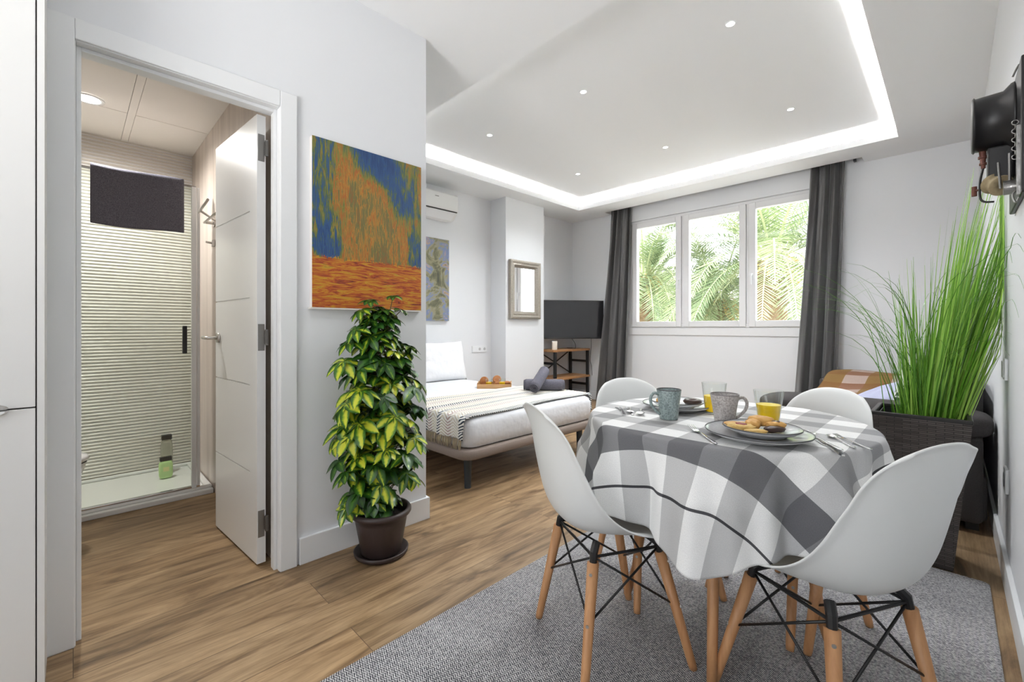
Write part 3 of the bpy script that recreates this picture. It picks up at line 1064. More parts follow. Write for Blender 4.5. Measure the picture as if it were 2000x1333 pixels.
# ------------------------------------------------------------------ bed
bed = thing('bed', (-3.15, 2.5, 0), 'double bed with white sheet on a taupe base with dark legs', 'bed')
BX0, BX1, BY0, BY1 = -4.12, -2.19, 1.79, 3.20
def rrect(x0, x1, y0, y1, r, n=8):
    pts = []
    for cx, cy, a0 in ((x1 - r, y1 - r, 0), (x0 + r, y1 - r, PI / 2), (x0 + r, y0 + r, PI), (x1 - r, y0 + r, 1.5 * PI)):
        for k in range(n + 1):
            a = a0 + PI / 2 * k / n
            pts.append((cx + r * math.cos(a), cy + r * math.sin(a)))
    return pts
def slab(mb, rings):
    """rings: list of (outline, z)"""
    R_ = [[mb.bm.verts.new((x, y, z)) for x, y in pts] for pts, z in rings]
    for a_, b_ in zip(R_, R_[1:]):
        for k in range(len(a_)): mb.face((a_[k], a_[(k + 1) % len(a_)], b_[(k + 1) % len(a_)], b_[k]))
    mb.face(R_[0]); mb.face(R_[-1])
    return mb
mb = MB()
slab(mb, [(rrect(BX0, BX1 + .01, BY0 - .02, BY1 + .02, .09), .215), (rrect(BX0, BX1 + .02, BY0 - .03, BY1 + .03, .10), .225),
          (rrect(BX0, BX1 + .02, BY0 - .03, BY1 + .03, .10), .268), (rrect(BX0, BX1 + .01, BY0 - .02, BY1 + .02, .09), .278)])
mb.build('base', M['bed_base'], bed, smooth=True, bevel=0)
def mattress_ring(dx, z): return (rrect(BX0 + dx, BX1 - dx, BY0 + dx, BY1 - dx, .08), z)
mb = MB()
slab(mb, [mattress_ring(.035, .278), mattress_ring(.008, .295), mattress_ring(.0, .36), mattress_ring(.0, .43), mattress_ring(.012, .462), mattress_ring(.035, .480), mattress_ring(.08, .486), mattress_ring(.30, .488)])
mb.build('mattress', M['sheet'], bed, smooth=True)
for x, y in ((-2.29, 1.87), (-2.29, 3.12), (-4.0, 1.87), (-4.0, 3.12), (-3.15, 1.87)):
    MB().cyl((x, y, 0), (x, y, .216), .022, .028, n=20).build('leg', M['bed_leg'], bed, smooth=False)

# throw laid across the foot end
TXa, TXb = -2.225, -2.98
def thr(u, v):
    # u across the stripes (x), v along the bed width with both drops
    x = TXa + (TXb - TXa) * u
    L = 0.150
    s = v * (1.41 + 2 * L) - L
    top = .497
    r = .03
    wob = .006 * math.sin(13 * v + 5 * u)
    x += .018 * math.sin(5 * v + 1) * (1 - u)
    if s < 0:
        k = -s
        y = BY0 - .012 - .010 * math.sin(19 * u + 2) * min(1, k * 8) - .006; z = top - k
        if k < r: y = BY0 - .018 + (1 - k / r) * .02; z = top - k * .7
    elif s > 1.41:
        k = s - 1.41; y = BY1 + .016; z = top - k
    else:
        y = BY0 + s; z = top + wob * .5
        e = min(s, 1.41 - s)
        if e < .06: z -= (.06 - e) ** 2 * 5
    ex = (x - (-2.19 - .10))
    if ex > 0 and z > .40: z -= ex * ex * 1.4
    return Vector((x, y, z))
tb = MB().grid(thr, 60, 140, uvfn=lambda u, v: (u * .76, v * 1.82)).build('bed_throw', M['throw'], None, smooth=True, solid=.006, off=1)
tag(tb, 'cream herringbone throw with dark stripes laid across the foot of the bed', 'throw')
mb = MB()
for k in range(46):
    x = TXa + (TXb - TXa) * (k + .5) / 46 + random.uniform(-.004, .004)
    z0 = .497 - .150 + random.uniform(0, .004)
    yb = BY0 - .024
    mb.tube([(x, yb, z0), (x + random.uniform(-.004, .004), yb - .004, z0 - .035), (x + random.uniform(-.008, .008), yb - .002, z0 - .07)], [.005, .0055, .002], 6)
fr = mb.build('fringe', M['fringe'], tb)
tag(fr, 'tasselled fringe', None, None, 'stuff')

# pillow against the wall
def pillow(c, hw, hh, T, rot, seed=1):
    """stuffed pillow, flat in its local yz plane, pointed corners"""
    mb = MB(); Rm = Euler(rot).to_matrix()
    for sg in (-1, 1):
        def fn(u, v, sg=sg):
            a, b = u * 2 - 1, v * 2 - 1
            pin = 1 - .05 * (1 - a * a) * (b * b) - .0
            y = a * hw * (1 - .045 * (1 - b * b)) ; z = b * hh * (1 - .06 * (1 - a * a))
            th = T * ((1 - a ** 4) * (1 - b ** 4)) ** .42
            th *= 1 + .16 * noise.noise(Vector((a * 1.8 + seed, b * 2.2, seed)))
            return Rm @ Vector((sg * th, y, z)) + Vector(c)
        mb.grid(fn, 34, 26)
    bmesh.ops.remove_doubles(mb.bm, verts=mb.bm.verts[:], dist=.0015)
    return mb
mb = pillow((-3.985, 2.83, .695), .37, .225, .085, (0, math.radians(-13), 0), 3)
tag(mb.build('pillow', M['pillow'], None, smooth=True), 'plump white pillow standing against the wall at the bed head', 'pillow')

# breakfast tray on the bed
tray = thing('breakfast_tray', (-3.16, 2.92, .486), 'small wooden breakfast tray on the white bed', 'tray', rz=math.radians(45))
lp = dict(local=True)
MB().box(-.165, .165, -.11, .11, .001, .010).build('tray_base', M['tray_wood'], tray, local=True, bevel=.002)
for nm, b in (('side', (-.165, .165, -.11, -.100, .010, .045)), ('side', (-.165, .165, .100, .11, .010, .045)), ('end', (-.165, -.155, -.1, .1, .010, .055)), ('end', (.155, .165, -.1, .1, .010, .055))):
    MB().box(*b).build('tray_' + nm, M['tray_wood'], tray, local=True, bevel=.002)
def place_on(root, lx, ly):
    c_, s_ = math.cos(root.rotation_euler.z), math.sin(root.rotation_euler.z)
    return root.location.x + lx * c_ - ly * s_, root.location.y + lx * s_ + ly * c_

M['juice'] = mat('orange_juice', (0.93, 0.60, 0.008), 0.25, spec=0.3, emit=None)
def tumbler(name, loc, r0, r1, h, fill, label, group, bev=True):
    t = thing(name, loc, label, 'glass', group)
    th = .0018
    MB().lathe([(0, 0), (r0 - .003, 0), (r0, .003), (r0 * .5 + r1 * .5 + .0, h * .5), (r1, h - .001), (r1 - th * .5, h), (r1 - th, h - .001), ((r0 + r1) / 2 - th, h * .5), (r0 - th, .008), (0, .008)], n=36).build('tumbler', M['pane'], t, local=True, smooth=True)
    ri = lambda z: (r0 - th) + (r1 - r0) * z / h - .0004
    MB().lathe([(0, .0085), (ri(.01), .0085), (ri(fill), fill), (0, fill)], n=32).build('juice', M['juice'], t, local=True, smooth=False)
    return t
for lx, ly, lab in ((-.055, -.055, 'tumbler of orange juice on the bed tray, nearer the pillow'), (.075, -.045, 'tumbler of orange juice on the bed tray, nearer the foot of the bed')):
    x, y = place_on(tray, lx, ly)
    tumbler('juice_glass', (x, y, .4965), .027, .033, .082, .048, lab, 'juice glasses on the bed tray')
M['crust'] = mat('golden_brown_crust', (0.42, 0.17, 0.045), 0.6, vary=(45, (0.24, 0.075, 0.02)), bump=(60, .6, .004))
M['crust_light'] = mat('pale_golden_crust', (0.60, 0.30, 0.07), 0.55, vary=(60, (0.44, 0.17, 0.035)), bump=(80, .5, .003))
def croissant(name, loc, L, r, rz, m, label, group=None, curve=.5, tilt=0):
    pts, rad = [], []
    for k in range(17):
        s = k / 16 * 2 - 1
        a = s * curve
        pts.append((L * math.sin(a) / curve * .5, -L * (1 - math.cos(a)) / curve * .5, 0))
        rr = r * (1 - abs(s) ** 2.2 * .72)
        rad.append(rr * (1.0 if k % 3 else .82))
    Rm = Matrix.Rotation(rz, 4, 'Z') @ Matrix.Rotation(tilt, 4, 'X')
    mb = MB().tube(pts, rad, 14)
    bmesh.ops.transform(mb.bm, matrix=Rm, verts=mb.bm.verts[:])
    o = mb.build(name, m, None, smooth=True, local=True)
    o.location = loc
    tag(o, label, 'pastry', group)
    return o
def round_pastry(loc, r, h, rx, rz, m, label, group=None, name='bun'):
    mb = MB()
    pr = [(0, -h * .5), (r * .8, -h * .5), (r, -h * .1), (r * .93, h * .25), (r * .70, h * .42), (r * .62, h * .33), (r * .50, h * .50), (r * .34, h * .42), (r * .2, h * .52), (0, h * .48)]
    mb.lathe(pr, n=28)
    for v in mb.bm.verts:
        v.co *= 1 + .06 * noise.noise(v.co * 40)
    bmesh.ops.transform(mb.bm, matrix=Matrix.Rotation(rz, 4, 'Z') @ Matrix.Rotation(rx, 4, 'X'), verts=mb.bm.verts[:])
    o = mb.build(name, m, None, smooth=True, local=True); o.location = loc
    tag(o, label, 'pastry', group)
    return o
g_ = 'pastries on the bed tray'
x, y = place_on(tray, -.105, .035); round_pastry((x, y, .4965 + .048), .046, .040, math.radians(70), math.radians(25), M['crust'], 'swirled brown bun standing at the pillow end of the bed tray', g_)
x, y = place_on(tray, .02, .075); round_pastry((x, y, .4965 + .060), .044, .035, math.radians(52), math.radians(40), M['crust'], 'swirled brown bun leaning highest at the middle of the bed tray', g_)
x, y = place_on(tray, .115, .045); croissant('croissant', (x, y, .4965 + .026), .10, .024, math.radians(65), M['crust'], 'small croissant at the foot end of the bed tray', g_)
x, y = place_on(tray, .03, .022); croissant('croissant', (x, y, .4965 + .024), .085, .022, math.radians(45), M['crust'], 'small croissant lying behind the juice glasses on the bed tray', g_)

# rolled towels
def rolled_towel(loc, L, r, rz, tilt, label):
    t = thing('rolled_towel', loc, label, 'towel', 'rolled towels on the bed')
    Rm = Matrix.Rotation(rz, 4, 'Z') @ Matrix.Rotation(tilt, 4, 'Y')
    mb = MB()
    prof = [(0, -L / 2 + .012), (r * .35, -L / 2 + .008), (r * .8, -L / 2), (r, -L / 2 + .018)] + [(r * (1 + .012 * math.sin(k * 2.1)), -L / 2 + .03 + k * (L - .06) / 8) for k in range(9)] + [(r, L / 2 - .018), (r * .8, L / 2), (r * .35, L / 2 - .008), (0, L / 2 - .012)]
    mb.lathe(prof, n=28, axis='x')
    bmesh.ops.transform(mb.bm, matrix=Rm, verts=mb.bm.verts[:])
    mb.build('roll', M['towel'], t, smooth=True, local=True)
    for s_ in (-1, 1):
        mb = MB()
        pts = []
        for k in range(60):
            a = k * .30
            rr = r * (.12 + .80 * k / 59)
            pts.append((s_ * (L / 2 + .001), rr * math.cos(a), rr * math.sin(a)))
        mb.tube(pts, .0042, 6)
        bmesh.ops.transform(mb.bm, matrix=Rm, verts=mb.bm.verts[:])
        mb.build('spiral_end', M['towel'], t, smooth=True, local=True)
    return t
rolled_towel((-2.61, 3.02, .506 + .050), .36, .050, math.radians(42), 0, 'dark grey rolled towel lying flat on the bed throw')
rolled_towel((-2.585, 2.935, .506 + .112), .34, .048, math.radians(-66), math.radians(21), 'dark grey rolled towel leaning across the other one')

# ------------------------------------------------------------------ television corner
cs = thing('console_shelf', (-3.985, 5.02, 0), 'rustic wood and black metal shelf unit in the corner under the television', 'shelf')
x0, x1, y0, y1 = -4.15, -3.80, 4.63, 5.42
for z in (.765, .375, .10):
    MB().box(x0 + .005, x1 + .012, y0 - .01, y1 + .01, z - .030, z).build('shelf_board', M['shelf_wood'], cs, bevel=.004)
pw = .035
for x in (x0, x1 - pw):
    for y in (y0, y1 - pw):
        MB().box(x, x + pw, y, y + pw, 0, .735).build('post', M['black'], cs)
for y in (y0, y1 - pw):
    for z in (.56, .22):
        MB().box(x0 + pw, x1 - pw, y + .004, y + pw - .004, z, z + .032).build('rail', M['black'], cs)
for k in (0, 1):
    a_, b_ = (y0 + pw, y1 - pw) if k else (y1 - pw, y0 + pw)
    MB().cyl((x0 + .015 + k * .016, a_, .39), (x0 + .015 + k * .016, b_, .735), .009, n=8).build('cross_brace', M['black'], cs)
o = MB().lathe([(0, 0), (.036, 0), (.038, .004), (.038, .115), (.034, .12), (.01, .116), (0, .116)], n=28).build('candle', mat('ivory_wax', (0.85, 0.78, 0.68), 0.5), None, smooth=True, local=True)
o.location = (-3.86, 4.69, .766)
tag(o, 'ivory pillar candle on the top board of the corner shelf', 'candle')

tv = thing('television', (-3.80, 5.02, .95), 'black flat television on an arm in the corner beside the pillar', 'television', rz=math.radians(57))
tvw, tvh = .94, .548
MB().box(-tvw / 2, tvw / 2, .0, .035, -tvh / 2 + .0, tvh / 2).build('housing', M['black_plastic'], tv, local=True, bevel=.004)
MB().box(-tvw / 2 + .012, tvw / 2 - .012, -.0015, .0, -tvh / 2 + .018, tvh / 2 - .012).build('screen', mat('dark_glossy_screen', (0.02, 0.02, 0.022), 0.12, spec=0.5, coat=0.3), tv, local=True)
MB().box(-.18, .18, .035, .06, -.15, .15).build('back_cover', M['black_plastic'], tv, local=True)
MB().box(-.03, .03, .06, .40, -.03, .03).build('wall_arm', M['black'], tv, local=True)
tv.location.z = 1.187
for k, (pts, lab) in enumerate((([(-3.82, 4.98, .72), (-3.80, 5.03, .78), (-3.72, 5.12, .77), (-3.84, 5.2, .80), (-3.95, 5.15, .775)], 'thin black cable hanging from the television onto the shelf'),)):
    pass
for pts, lab in (([(-3.80, 5.02, .715), (-3.79, 5.03, .70)], ''),): pass
def cable(pts, lab, r=.0035):
    o = MB().tube(catmull(pts, 26), r, 6).build('cable', M['black_plastic'], None, smooth=True)
    tag(o, lab, 'cable', 'television cables')
cable([(-3.845, 5.04, .93), (-3.80, 5.08, .84), (-3.83, 5.12, .770), (-3.95, 5.20, .770), (-4.08, 5.25, .770)], 'thin black cable looping from the television onto the shelf')
cable([(-3.70, 5.33, .93), (-3.72, 5.36, .80), (-3.755, 5.38, .60), (-3.77, 5.44, .5), (-3.78, 5.47, .36)], 'thin black cable hanging behind the right end of the shelf')

# ------------------------------------------------------------------ sofa along the right wall
so = thing('sofa', (-.38, 4.3, 0), 'charcoal fabric sofa along the right wall under the window', 'sofa')
mb = MB()
mb.box(-.93, .135, 3.34, 5.30, .06, .30)
mb.build('base', M['sofa'], so, bevel=.02, smooth=True)
mb = MB(); mb.box(-.90, .12, 3.30, 3.60, .05, .51); mb.build('near_arm', M['sofa'], so, bevel=.03, seg=3, smooth=True)
mb = MB(); mb.blob((-.39, 3.45, .555), (.55, .19, .075), p=4.5, seg=44); mb.build('arm_cushion', M['sofa'], so, smooth=True)
mb = MB(); mb.box(-.90, .12, 5.06, 5.33, .05, .60); mb.build('far_arm', M['sofa'], so, bevel=.045, seg=4, smooth=True)
mb = MB(); mb.blob((-.45, 4.33, .37), (.50, .75, .085), p=6, seg=40); mb.build('seat_cushion', M['sofa'], so, smooth=True)
mb = MB(); mb.box(-.10, .13, 3.62, 5.05, .28, .76); mb.build('backrest', M['sofa'], so, bevel=.045, seg=4, smooth=True)
for x, y in ((-.86, 3.40), (.08, 3.40), (-.86, 5.24), (.08, 5.24)):
    MB().box(x - .025, x + .025, y - .025, y + .025, 0, .06).build('leg', M['black'], so)

def blk(u, v):
    # over the far arm, falling to the seat
    x = -.86 + .80 * u
    path = [(5.348, .50), (5.348, .62), (5.20, .635), (5.02, .62), (4.86, .555 - .05 * u), (4.62, .52 - .06 * u), (4.42, .50 - .03 * u)]
    P_ = catmull([(0, a, b) for a, b in path], 61)
    q = P_[min(60, int(round(v * 60)))]
    z = q.z + .022 * math.sin(6 * u + 5 * v) * (.4 + v) + .06 * math.sin(PI * u) * v * (1.1 - v) * 2
    x += .05 * math.sin(4 * v + 1) + .06 * v
    return Vector((x, min(q.y + .015 * math.sin(9 * u), 5.37), z))
bl = MB().grid(blk, 40, 61, uvfn=lambda u, v: (u * .80 + .2, v * 1.25 + .12)).build('plaid_blanket', M['blanket'], None, smooth=True, solid=.010, off=1)
tag(bl, 'rust and ochre checked blanket thrown over the far end of the sofa', 'blanket')
mb = pillow((-.34, 3.98, .575), .21, .19, .06, (math.radians(20), math.radians(62), math.radians(20)), 5)
tag(mb.build('cushion', M['lilac'], None, smooth=True), 'pale lilac cushion lying on the sofa seat behind the planter', 'cushion')
n = N('leaf_print_cushion')
f = n.noise(n.coords('Object', scale=(5, 9, 9)), 1.4, 2, 0.4, 1.5)
n.color(n.ramp(f, [(0.0, (0.82, 0.82, 0.80)), (0.54, (0.82, 0.82, 0.80)), (0.56, (0.03, 0.06, 0.035))], False))
n.b.inputs['Roughness'].default_value = 0.9
mb = pillow((-.165, 3.90, .68), .22, .22, .06, (0, math.radians(14), math.radians(-12)), 9)
tag(mb.build('cushion', n.m, None, smooth=True), 'white cushion with dark leaf print leaning on the sofa back', 'cushion')

# ------------------------------------------------------------------ rug
mb = MB()
slab(mb, [(rrect(-1.345, .115, -.55, 2.705, .02, 3), .0005), (rrect(-1.345, .115, -.55, 2.705, .02, 3), .006), (rrect(-1.342, .112, -.547, 2.702, .02, 3), .008)])
tag(mb.build('area_rug', M['rug'], None), 'grey woven rug under the dining table and chairs', 'rug')
RZ = .008

# ------------------------------------------------------------------ wicker planter with grass
pl = thing('planter', (-.102, 2.83, 0), 'tall dark woven planter tapering to the floor, beside the sofa', 'planter')
def sq(h, zc, x0, x1, y0, y1): return [(x0, y0, zc), (x1, y0, zc), (x1, y1, zc), (x0, y1, zc)]
mb = MB()
top = sq(0, .675, -.268, .066, 2.662, 2.998); bot = sq(0, 0.004, -.212, .008, 2.722, 2.938)
for k in range(4):
    a_, b_, c_, d_ = bot[k], bot[(k + 1) % 4], top[(k + 1) % 4], top[k]
    vs = [mb.bm.verts.new(q) for q in (a_, b_, c_, d_)]
    f_ = mb.face(vs)
    w0 = (Vector(b_) - Vector(a_)).length; w1 = (Vector(c_) - Vector(d_)).length
    for l, uv in zip(f_.loops, ((-w0 / 2, 0), (w0 / 2, 0), (w1 / 2, .68), (-w1 / 2, .68))): l[mb.uv].uv = uv
mb.face([mb.bm.verts.new(q) for q in bot])
bmesh.ops.remove_doubles(mb.bm, verts=mb.bm.verts[:], dist=1e-5)
mb.build('woven_body', M['wicker'], pl)
mb = MB()
for bx in ((-.270, .068, 2.660, 2.678), (-.270, .068, 2.982, 3.000), (-.270, -.252, 2.678, 2.982), (.050, .068, 2.678, 2.982)):
    mb.box(*bx, .664, .682)
mb.build('rim', M['wicker'], pl, bevel=.004)
mb = MB()
for bx in ((-.248, .046, 2.682, 2.686), (-.248, .046, 2.974, 2.978), (-.248, -.244, 2.686, 2.974), (.042, .046, 2.686, 2.974)):
    mb.box(*bx, .45, .664)
mb.box(-.248, .046, 2.682, 2.978, .44, .45)
mb.build('liner', M['black_plastic'], pl)

def toned(mb, name, m, parent, tones, **kw):
    o = mb.build(name, m, parent, **kw)
    me = o.data
    at = me.attributes.new('tone', 'FLOAT', 'FACE')
    vals = tones[:len(me.polygons)] + [0.5] * max(0, len(me.polygons) - len(tones))
    at.data.foreach_set('value', vals)
    return o
gr = thing('ornamental_grass', (-.10, 2.83, .45), 'tall bright green ornamental grass growing in the woven planter', 'plant')
mb = MB(); tones = []
rg = random.Random(11)
def blade(mb, tones, p0, d0, L, w, droop, tone, segs=9):
    p = Vector(p0); d = Vector(d0).normalized()
    side = d.cross(Vector((rg.uniform(-1, 1), rg.uniform(-1, 1), .2))).normalized()
    prev = None
    for k in range(segs + 1):
        f = k / segs
        ww = w * (1 - f ** 1.6) * .5 + .0004
        q = p.copy()
        if q.x > XR - .012: q.x = XR - .012
        a_, b_ = mb.bm.verts.new(q - side * ww), mb.bm.verts.new(q + side * ww)
        if prev: mb.face((prev[0], prev[1], b_, a_)); tones.append(min(1, max(0, tone + .12 * f)))
        prev = (a_, b_)
        p += d * (L / segs)
        d = (d + Vector((d.x, d.y, 0)) * droop * f + Vector((0, 0, -droop * .55 * f * f))).normalized()
cl_ = [((.02, .02), 1.02, .36), ((.12, .06), 1.38, .30), ((.21, .03), 1.40, .22), ((-.03, -.02), .95, .30), ((-.10, -.07), .75, .25), ((.10, -.05), 1.1, .3), ((.24, .12), .95, .25), ((.16, .12), 1.25, .3)]
for k in range(760):
    (lx, ly), LL, sp = cl_[k % len(cl_)]
    bx = -.10 + lx * .22 + rg.gauss(0, .022); by = 2.83 + ly * .2 + rg.gauss(0, .026)
    sg_ = .018 if k % 3 else .05
    d = (lx * .92 + (bx + .10) * .5 + rg.gauss(0, sg_), ly + (by - 2.83) * .4 + rg.gauss(0, sg_), 1)
    blade(mb, tones, (bx, by, .452), d, LL * (rg.uniform(.45, 1.03) if k % 4 else rg.uniform(.25, .6)), rg.uniform(.005, .010), rg.uniform(0, .05) if k % 3 else rg.uniform(0, .22), rg.choice((.25, .5, .6, .7, .85)) + rg.uniform(-.15, .15))
for k in range(75):
    bx, by = -.10 + rg.gauss(0, .05), 2.83 + rg.gauss(0, .05)
    a_ = rg.uniform(0, 2 * PI)
    d = (math.cos(a_) * .20 - .02, math.sin(a_) * .20 - .03, 1)
    blade(mb, tones, (bx, by, .452), d, rg.uniform(.8, 1.5), .0035, rg.uniform(.45, 1.0), .1, 14)
toned(mb, 'blades', M['grass'], gr, tones)
MB().lathe([(0, -.0), (.11, 0), (.10, .008), (0, .012)], n=20).build('moss', M['soil'], gr, local=True)

# ------------------------------------------------------------------ variegated umbrella plant in its brown pot
PC = Vector((-1.918, 1.038, 0))
pt = thing('plant_pot', PC, 'dark brown plastic pot on a saucer, on the floor by the door wall', 'pot')
MB().lathe([(0, .001), (.112, .001), (.122, .010), (.126, .026), (.120, .028), (.108, .012), (0, .012)], n=44).build('saucer', M['brown_pot'], pt, smooth=True, local=True)
MB().lathe([(0, .013), (.088, .013), (.092, .018), (.118, .165), (.119, .188), (.134, .192), (.139, .200), (.139, .210), (.133, .219), (.124, .219), (.118, .205), (.112, .17), (.09, .05), (0, .05)], n=48).build('pot', M['brown_pot'], pt, smooth=True, local=True)
MB().lathe([(0, .188), (.06, .186), (.112, .180), (.112, .172), (0, .172)], n=30).build('soil', M['soil'], pt, smooth=True, local=True)
up = thing('umbrella_plant', PC + Vector((0, 0, .187)), 'bushy umbrella plant with yellow and green leaves, in the brown pot', 'plant')
mbL, tl, mbS = MB(), [], MB()
rl = random.Random(5)
WALLX = XL + .012
def clampx(v, z=0):
    lim = WALLX + (.03 if 1.14 < v.z < 1.98 and .75 < v.y < 1.37 else 0)
    if v.x < lim: v = Vector((lim + (v.x - lim) * -.12, v.y, v.z))
    return v
def leaflet(mb, tones, p, d, up_, L, w, tone):
    side = d.cross(up_).normalized()
    nseg = 6
    prev = None
    cur = p.copy(); dd = d.copy()
    for k in range(nseg + 1):
        f = k / nseg
        ww = w * (math.sin(PI * min(1, f * .86 + .10)) ** .8) * (1 if f < .97 else .1)
        if k == 0: ww = w * .10
        if k == nseg: ww = w * .08
        cup = up_ * (ww * .28)
        a_ = mb.bm.verts.new(clampx(cur - side * ww + cup)); m0 = mb.bm.verts.new(clampx(cur)); b_ = mb.bm.verts.new(clampx(cur + side * ww + cup))
        if prev:
            f1 = mb.face((prev[0], prev[1], m0, a_)); f2 = mb.face((prev[1], prev[2], b_, m0))
            f0 = (k - 1) / nseg
            for ff, uvs in ((f1, ((0, f0), (.5, f0), (.5, f), (0, f))), (f2, ((.5, f0), (1, f0), (1, f), (.5, f)))):
                if ff:
                    for l, uv in zip(ff.loops, uvs): l[mb.uv].uv = uv
            tones += [tone, tone]
        prev = (a_, m0, b_)
        cur = cur + dd * (L / nseg)
        dd = (dd - Vector((0, 0, .10))).normalized()
def rosette(root, tip, size, tone, droop=0.25):
    ax = (tip - root); ax.normalize()
    mid = (root + tip) / 2 + Vector((0, 0, .03))
    mbS.tube([clampx(root), clampx(mid), clampx(tip)], [.0028, .0022, .0018], 5)
    upv = (ax * .75 + Vector((.12, -.10, .62)) + Vector((rl.uniform(-.4, .4), rl.uniform(-.4, .4), rl.uniform(-.1, .3))))
    upv.normalize()
    e1 = upv.orthogonal().normalized(); e2 = upv.cross(e1)
    nL = rl.choice((6, 7, 7, 8))
    a0 = rl.uniform(0, 6)
    for k in range(nL):
        a_ = a0 + 2 * PI * k / nL + rl.uniform(-.1, .1)
        d = (e1 * math.cos(a_) + e2 * math.sin(a_) - upv * droop * rl.uniform(.3, 1.5)).normalized()
        leaflet(mbL, tl, clampx(tip), d, upv, size * rl.uniform(.75, 1.2), size * .26 * rl.uniform(.85, 1.15), min(1, max(0, tone + rl.uniform(-.18, .18))))
stems = []
for k, (a_, lean, hgt) in enumerate(((0.3, .03, .92), (2.0, .05, .72), (4.2, .045, .80), (5.3, .07, .52), (1.2, .06, .42), (3.2, .06, .55))):
    b = PC + Vector((.03 * math.cos(a_), .03 * math.sin(a_), .187))
    tpt = PC + Vector((lean * math.cos(a_) + .01, lean * math.sin(a_), .187 + hgt))
    m1 = (b + tpt) / 2 + Vector((.012 * math.cos(k), .012 * math.sin(k), 0))
    stems.append((b, m1, tpt))
    mbS.tube(catmull([b, m1, tpt], 9), [.008, .008, .007, .007, .006, .006, .005, .004, .003], 8)
def env(z):      # radius of the crown over height above the floor
    P_ = [(.22, .15), (.35, .19), (.50, .24), (.62, .26), (.75, .23), (.88, .21), (1.0, .15), (1.12, .10), (1.22, .07)]
    for (a0, r0), (a1, r1) in zip(P_, P_[1:]):
        if z <= a1: return r0 + (r1 - r0) * (z - a0) / (a1 - a0)
    return .05
for k in range(128):
    z = .24 + (1.17 - .24) * ((k + .5) / 128) ** .92
    a_ = k * 2.39996
    r = env(z) * (rl.uniform(.55, 1.0) if k % 3 else rl.uniform(.2, .6)) * .80
    dx, dy = math.cos(a_), math.sin(a_)
    tip = PC + Vector((r * dx * (.45 if dx < 0 else .80), r * dy * 1.22 - .02, z))
    st = stems[k % len(stems)] if z < .7 else stems[(0, 2, 1)[k % 3] if z < .95 else 0]
    root = st[2].copy(); f_ = min(1, max(0, (z - .1 - st[0].z) / (st[2].z - st[0].z)))
    root = st[0].lerp(st[2], f_)
    yellow = rl.random() < (.50 if .45 < z < .85 else .30)
    tone = .12 if yellow else rl.uniform(.35, .85)
    if z > 1.0: tone = max(tone, .45)
    rosette(root, tip, rl.uniform(.075, .105) * (1 if z < .95 else .8), tone, .25 if z > .4 else .6)
for dx, dy, z in ((.0, -.06, 1.20), (.02, .05, 1.225), (.03, .09, 1.16), (.0, -.11, 1.08), (-.02, .0, 1.17)):
    rosette(stems[0][2] - Vector((0, 0, .08)), PC + Vector((dx, dy, z)), .055, .6, .1)
for o in (toned(mbL, 'foliage', M['leaf'], up, tl, smooth=True), mbS.build('stems', M['stem'], up, smooth=True)): pass

# ------------------------------------------------------------------ dining table, cloth
TC = Vector((-0.593, 1.657, 0)); TR = 0.45; TZ = 0.744
tb_ = thing('dining_table', TC + Vector((0, 0, RZ)), 'round pale wooden dining table on splayed legs under the checked cloth', 'table')
MB().lathe([(0, .716), (TR - .012, .716), (TR - .002, .722), (TR, .730), (TR - .002, .740), (TR - .008, .744), (0, .744)], c=(0, 0, -RZ), n=96).build('tabletop', M['pine'], tb_, smooth=False, local=True)
for k in range(4):
    a_ = math.radians(-74 + 90 * k)
    ca, sa = math.cos(a_), math.sin(a_)
    MB().tube([(ca * .335, sa * .335, 0), (ca * .30, sa * .30, .12), (ca * .215, sa * .215, .708)], [.0135, .0155, .021], 18).build('leg', M['beech'], tb_, smooth=True, local=True)
mb = MB()
for k in range(4):
    a_ = math.radians(-74 + 90 * k)
    mb.box(*sum(([min(0, .22 * math.cos(a_)) - .012, max(0, .22 * math.cos(a_)) + .012], [min(0, .22 * math.sin(a_)) - .012, max(0, .22 * math.sin(a_)) + .012]), []), .690, .707)
mb.build('under_frame', M['black'], tb_, local=True)

CLZ = TZ + .0045
def hem(th):
    """flat radius of the cloth for a direction (radians)"""
    d = math.degrees(th) % 360
    def bump_(c, w): return math.exp(-(((d - c + 180) % 360 - 180) / w) ** 2)
    r = .722 + .070 * bump_(285, 12) + .105 * bump_(222, 16) - .0 * bump_(0, 20) + .035 * bump_(20, 25)
    # the far hem is a straight edge lying on the table
    s_ = math.sin(th - math.radians(3))
    if s_ > 0.3: r = min(r, .405 / s_)
    return r
def cloth(u, v):
    th = u * 2 * PI
    rf = hem(th) * (v ** .8)
    ca, sa = math.cos(th), math.sin(th)
    if rf <= TR:
        z = CLZ + .0012 * (1 + noise.noise(Vector((rf * ca * 9, rf * sa * 9, 0)))) * (1 if rf < TR - .03 else .6)
        return Vector((TC.x + rf * ca, TC.y + rf * sa, z))
    h = rf - TR
    R0 = .024
    if h < R0 * PI / 2:
        a_ = h / R0
        rr = TR + R0 * .45 * math.sin(a_); z = CLZ - R0 * (1 - math.cos(a_)); hh = 0
    else:
        hh = h - R0 * PI / 2
        rr = TR + R0 * .45; z = CLZ - R0 - hh
    k = min(1, h / .16)
    d = math.degrees(th)
    fold = .026 * math.sin(9 * th + .6) + .018 * math.sin(17 * th + 1.9 + 2 * math.sin(2 * th)) + .007 * math.sin(31 * th)
    dd = ((d - 285 + 180) % 360 - 180)
    fold += .030 * math.exp(-(dd / 9) ** 2) * k
    rr += .035 * k * (h / .3) + fold * k ** 1.3
    z += .010 * math.sin(9 * th + .6) * k * k
    return Vector((TC.x + rr * ca, TC.y + rr * sa, z))
